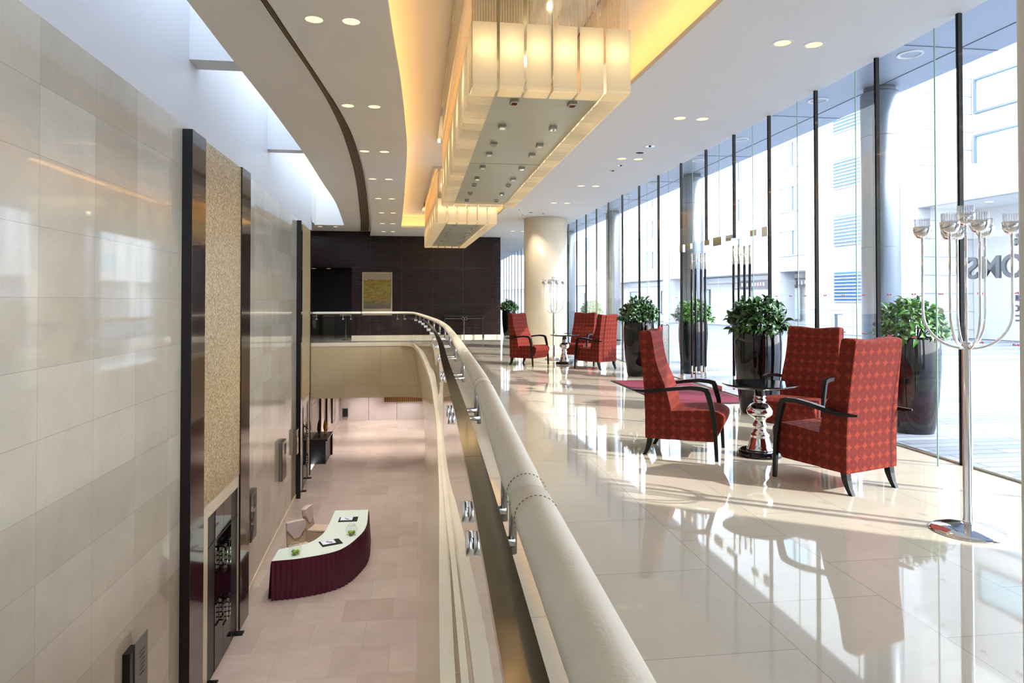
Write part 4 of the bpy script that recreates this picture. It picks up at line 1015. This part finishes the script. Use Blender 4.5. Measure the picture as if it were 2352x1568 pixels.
skirt([outer[-1], inner[0]]).build('skirt', M['skirt'], tb, fix=False); skirt([inner[-1], outer[0]]).build('skirt', M['skirt'], tb, fix=False)
def cchair(label, x, y, fx, fy):
    t = thing('banquet_chair', label, 'chair', (x, y, ZLOW), math.atan2(-fx, fy), 'covered banquet chairs')
    MB().loft([[(-.22, -.22, .44), (.22, -.22, .44), (.22, .24, .46), (-.22, .24, .46)], [(-.21, -.2, .48), (.21, -.2, .48), (.21, .23, .48), (-.21, .23, .48)]]).build('seat', M['chaircover'], t)
    MB().loft([[(-.23, -.25, .0), (.23, -.25, .0), (.22, .25, .0), (-.22, .25, .0)], [(-.215, -.23, .44), (.215, -.23, .44), (.215, .235, .44), (-.215, .235, .44)]]).build('skirt_cover', M['chaircover'], t)
    rings = []
    for k in range(9):
        z = .44+.50*k/8; y_ = -.22-.10*k/8; w = .215-.015*k/8; top = .02 if k == 8 else 0
        rings.append([(-w, y_-.03, z-top*0), (0, y_-.045, z+.015*(k == 8)), (w, y_-.03, z), (w, y_+.03, z), (0, y_+.015, z+.015*(k == 8)), (-w, y_+.03, z)])
    MB().loft(rings, smooth=True).build('backrest', M['chaircover'], t)
    MB().loft([[(-.205, -.302, .94), (.205, -.302, .94), (.205, -.25, .945), (-.205, -.25, .945)], [(-.215, -.30, .80), (.215, -.30, .80), (.215, -.228, .80), (-.215, -.228, .80)], [(-.06, -.29, .58), (.06, -.29, .58), (.06, -.205, .6), (-.06, -.205, .6)]]).build('sash', M['sash'], t)
    return t
cchair('white-sashed covered chair behind the left half of the reception table', -2.48, 15.25, .55, -.83)
cchair('white-sashed covered chair behind the far half of the reception table', -2.27, 16.45, .97, -.24)
def fbowl(label, x, y, n_):
    t = thing('glass_bowl', label, 'bowl', (x, y, ZLOW+TZ), group='glass bowls on the reception table'); r = .125
    pr = [(.06, .0), (.09, .015)]+[(r*math.sin(R(a)), .118-r*math.cos(R(a))) for a in range(50, 150, 8)]; inn = [(q*.955, z+.003) for q, z in reversed(pr)]
    MB().lathe(pr+inn, n=36, cap=False).build('glass', M['bowl'], t)
    MB().lathe([(r*.62, .21), (r*.64, .2165), (r*.60, .215)], n=36, cap=False).build('rim', M['trimwhite'], t)
    for k in range(n_):
        a = 2*PI*k/n_+.4; d = .045 if n_ > 1 else 0
        f = MB().lathe([(.0001, -.038), (.02, -.034), (.036, -.016), (.04, 0), (.036, .018), (.022, .033), (.006, .036), (.0001, .033)], c=(x+d*math.cos(a), y+d*math.sin(a), ZLOW+TZ+.055), n=18).build('apple', M['green_fruit'])
        tag(f, 'green apple in the glass bowl %s' % ('at the left end of the reception table' if x < -2 else 'at the middle of the reception table'), 'apple', 'apples in the %s bowl' % ('left' if x < -2 else 'middle'))
fbowl('round glass bowl with green apples at the black-doors end of the reception table', -2.39, 14.0, 3)
fbowl('round glass bowl with green apples near the middle of the reception table', -1.40, 15.0, 3)
def pad(label, x, y, rz):
    t = thing('desk_pad', label, 'desk pad', (x, y, ZLOW+TZ), rz, 'desk pads on the reception table')
    MB().box((0, 0, .006), (.42, .32, .012), bev=.002).build('folder', M['black'], t); MB().box((-.04, .03, .014), (.27, .22, .004)).build('paper', M['paper'], t)
    p = MB().tube([(x+.07*math.cos(rz+2.4)-.03, y+.07*math.sin(rz+2.4), ZLOW+TZ+.022), (x-.07*math.cos(rz+2.4)-.03, y-.07*math.sin(rz+2.4), ZLOW+TZ+.022)], .006, 8).build('pen', M['black'])
    tag(p, 'black pen lying on the white pad %s' % ('on the bend of the table' if y < 15.5 else 'at the far end of the table'), 'pen', 'pens on the desk pads')
pad('black desk pad with white paper on the bend of the reception table', -1.78, 14.57, R(22))
pad('black desk pad with white paper at the far end of the reception table', -1.57, 16.06, R(-1))
# far lower hall
t = thing('console_cabinet', 'low black cabinet against the marble side wall under the bridge', 'cabinet', (-3.48, 25.6, ZLOW))
MB().box((0, 0, .43), (.52, 1.5, .86), bev=.01).build('body', M['black'], t); MB().box((0, .0, .045), (.46, 1.44, .09)).build('plinth', M['black_gloss'], t)
fr_ = MB()
fr_.rng(.26, .32, -.75, .78, .80, .86).rng(.26, .32, .72, .78, 0, .8).rng(-.2, .32, .72, .78, .80, .86); fr_.build('frame', M['blackwood'], t)
for x, y, h, m_, lb in ((-3.52, 25.35, .62, M['blackwood'], 'dark leaf-shaped sculpture on the low black cabinet'), (-3.36, 25.75, .58, M['gold'], 'gilded leaf-shaped sculpture on the low black cabinet')):
    o = MB().lathe([(.001, 0), (.05, .0), (.05, .03), (.018, .05), (.02, .1), (.07, h*.45), (.05, h*.75), (.001, h)], c=(x, y, ZLOW+.862), n=20).build('leaf_sculpture', m_); tag(o, lb, 'sculpture', 'sculptures on the cabinet')
for i, y in enumerate((27.3, 29.1, 30.9)):
    t = thing('wall_picture', '%s dark upright framed panel past the black cabinet under the bridge' % ORD[i].capitalize(), 'picture', (-3.68, y, ZLOW+1.3), group='upright panels under the bridge')
    MB().box((0, 0, 0), (.05, .9, 1.7), bev=.01).build('frame', M['blackwood'], t); MB().box((.027, 0, 0), (.006, .74, 1.54)).build('panel', M['column'], t)
t = thing('slatted_screen', 'brown slatted timber screen high on the back wall of the lower hall', 'screen', (-.95, 33.68, ZSL-.72))
for k in range(28): MB().box((-.6+.1*k, -.04, 0), (.05, .06, 1.42)).build('slat', M['slat'], t)
MB().box((.75, -.012, 0), (2.85, .02, 1.42)).build('backing', M['gold'], t)
t = thing('wall_speaker', 'small dark rectangular speaker on the lower back wall', 'speaker', (-3.45, 33.66, -3.86)); MB().box((0, 0, 0), (.26, .06, .42)).build('case', M['joint'], t); MB().box((0, -.032, 0), (.22, .006, .36)).build('mesh_cover', M['black'], t)
lw0 = None  # unseen downlights added under the bridge to brighten the lower hall
for i, (x, y) in enumerate([(-2.6, 27), (-.6, 27), (1.4, 27), (-2.6, 30), (-.6, 30), (1.4, 30), (-2.6, 32.6), (-.6, 32.6)]):
    t_ = dl((x, y, ZSL), '%s added unseen downlight brightening the lower hall under the bridge' % ORD[i].capitalize(), 'added downlights in the lower hall')
    for c in t_.children:
        if c.type == 'LIGHT':
            if lw0 is None: lw0 = c.data.copy(); lw0.energy = 190; lw0.color = (1, .97, .95)
            c.data = lw0
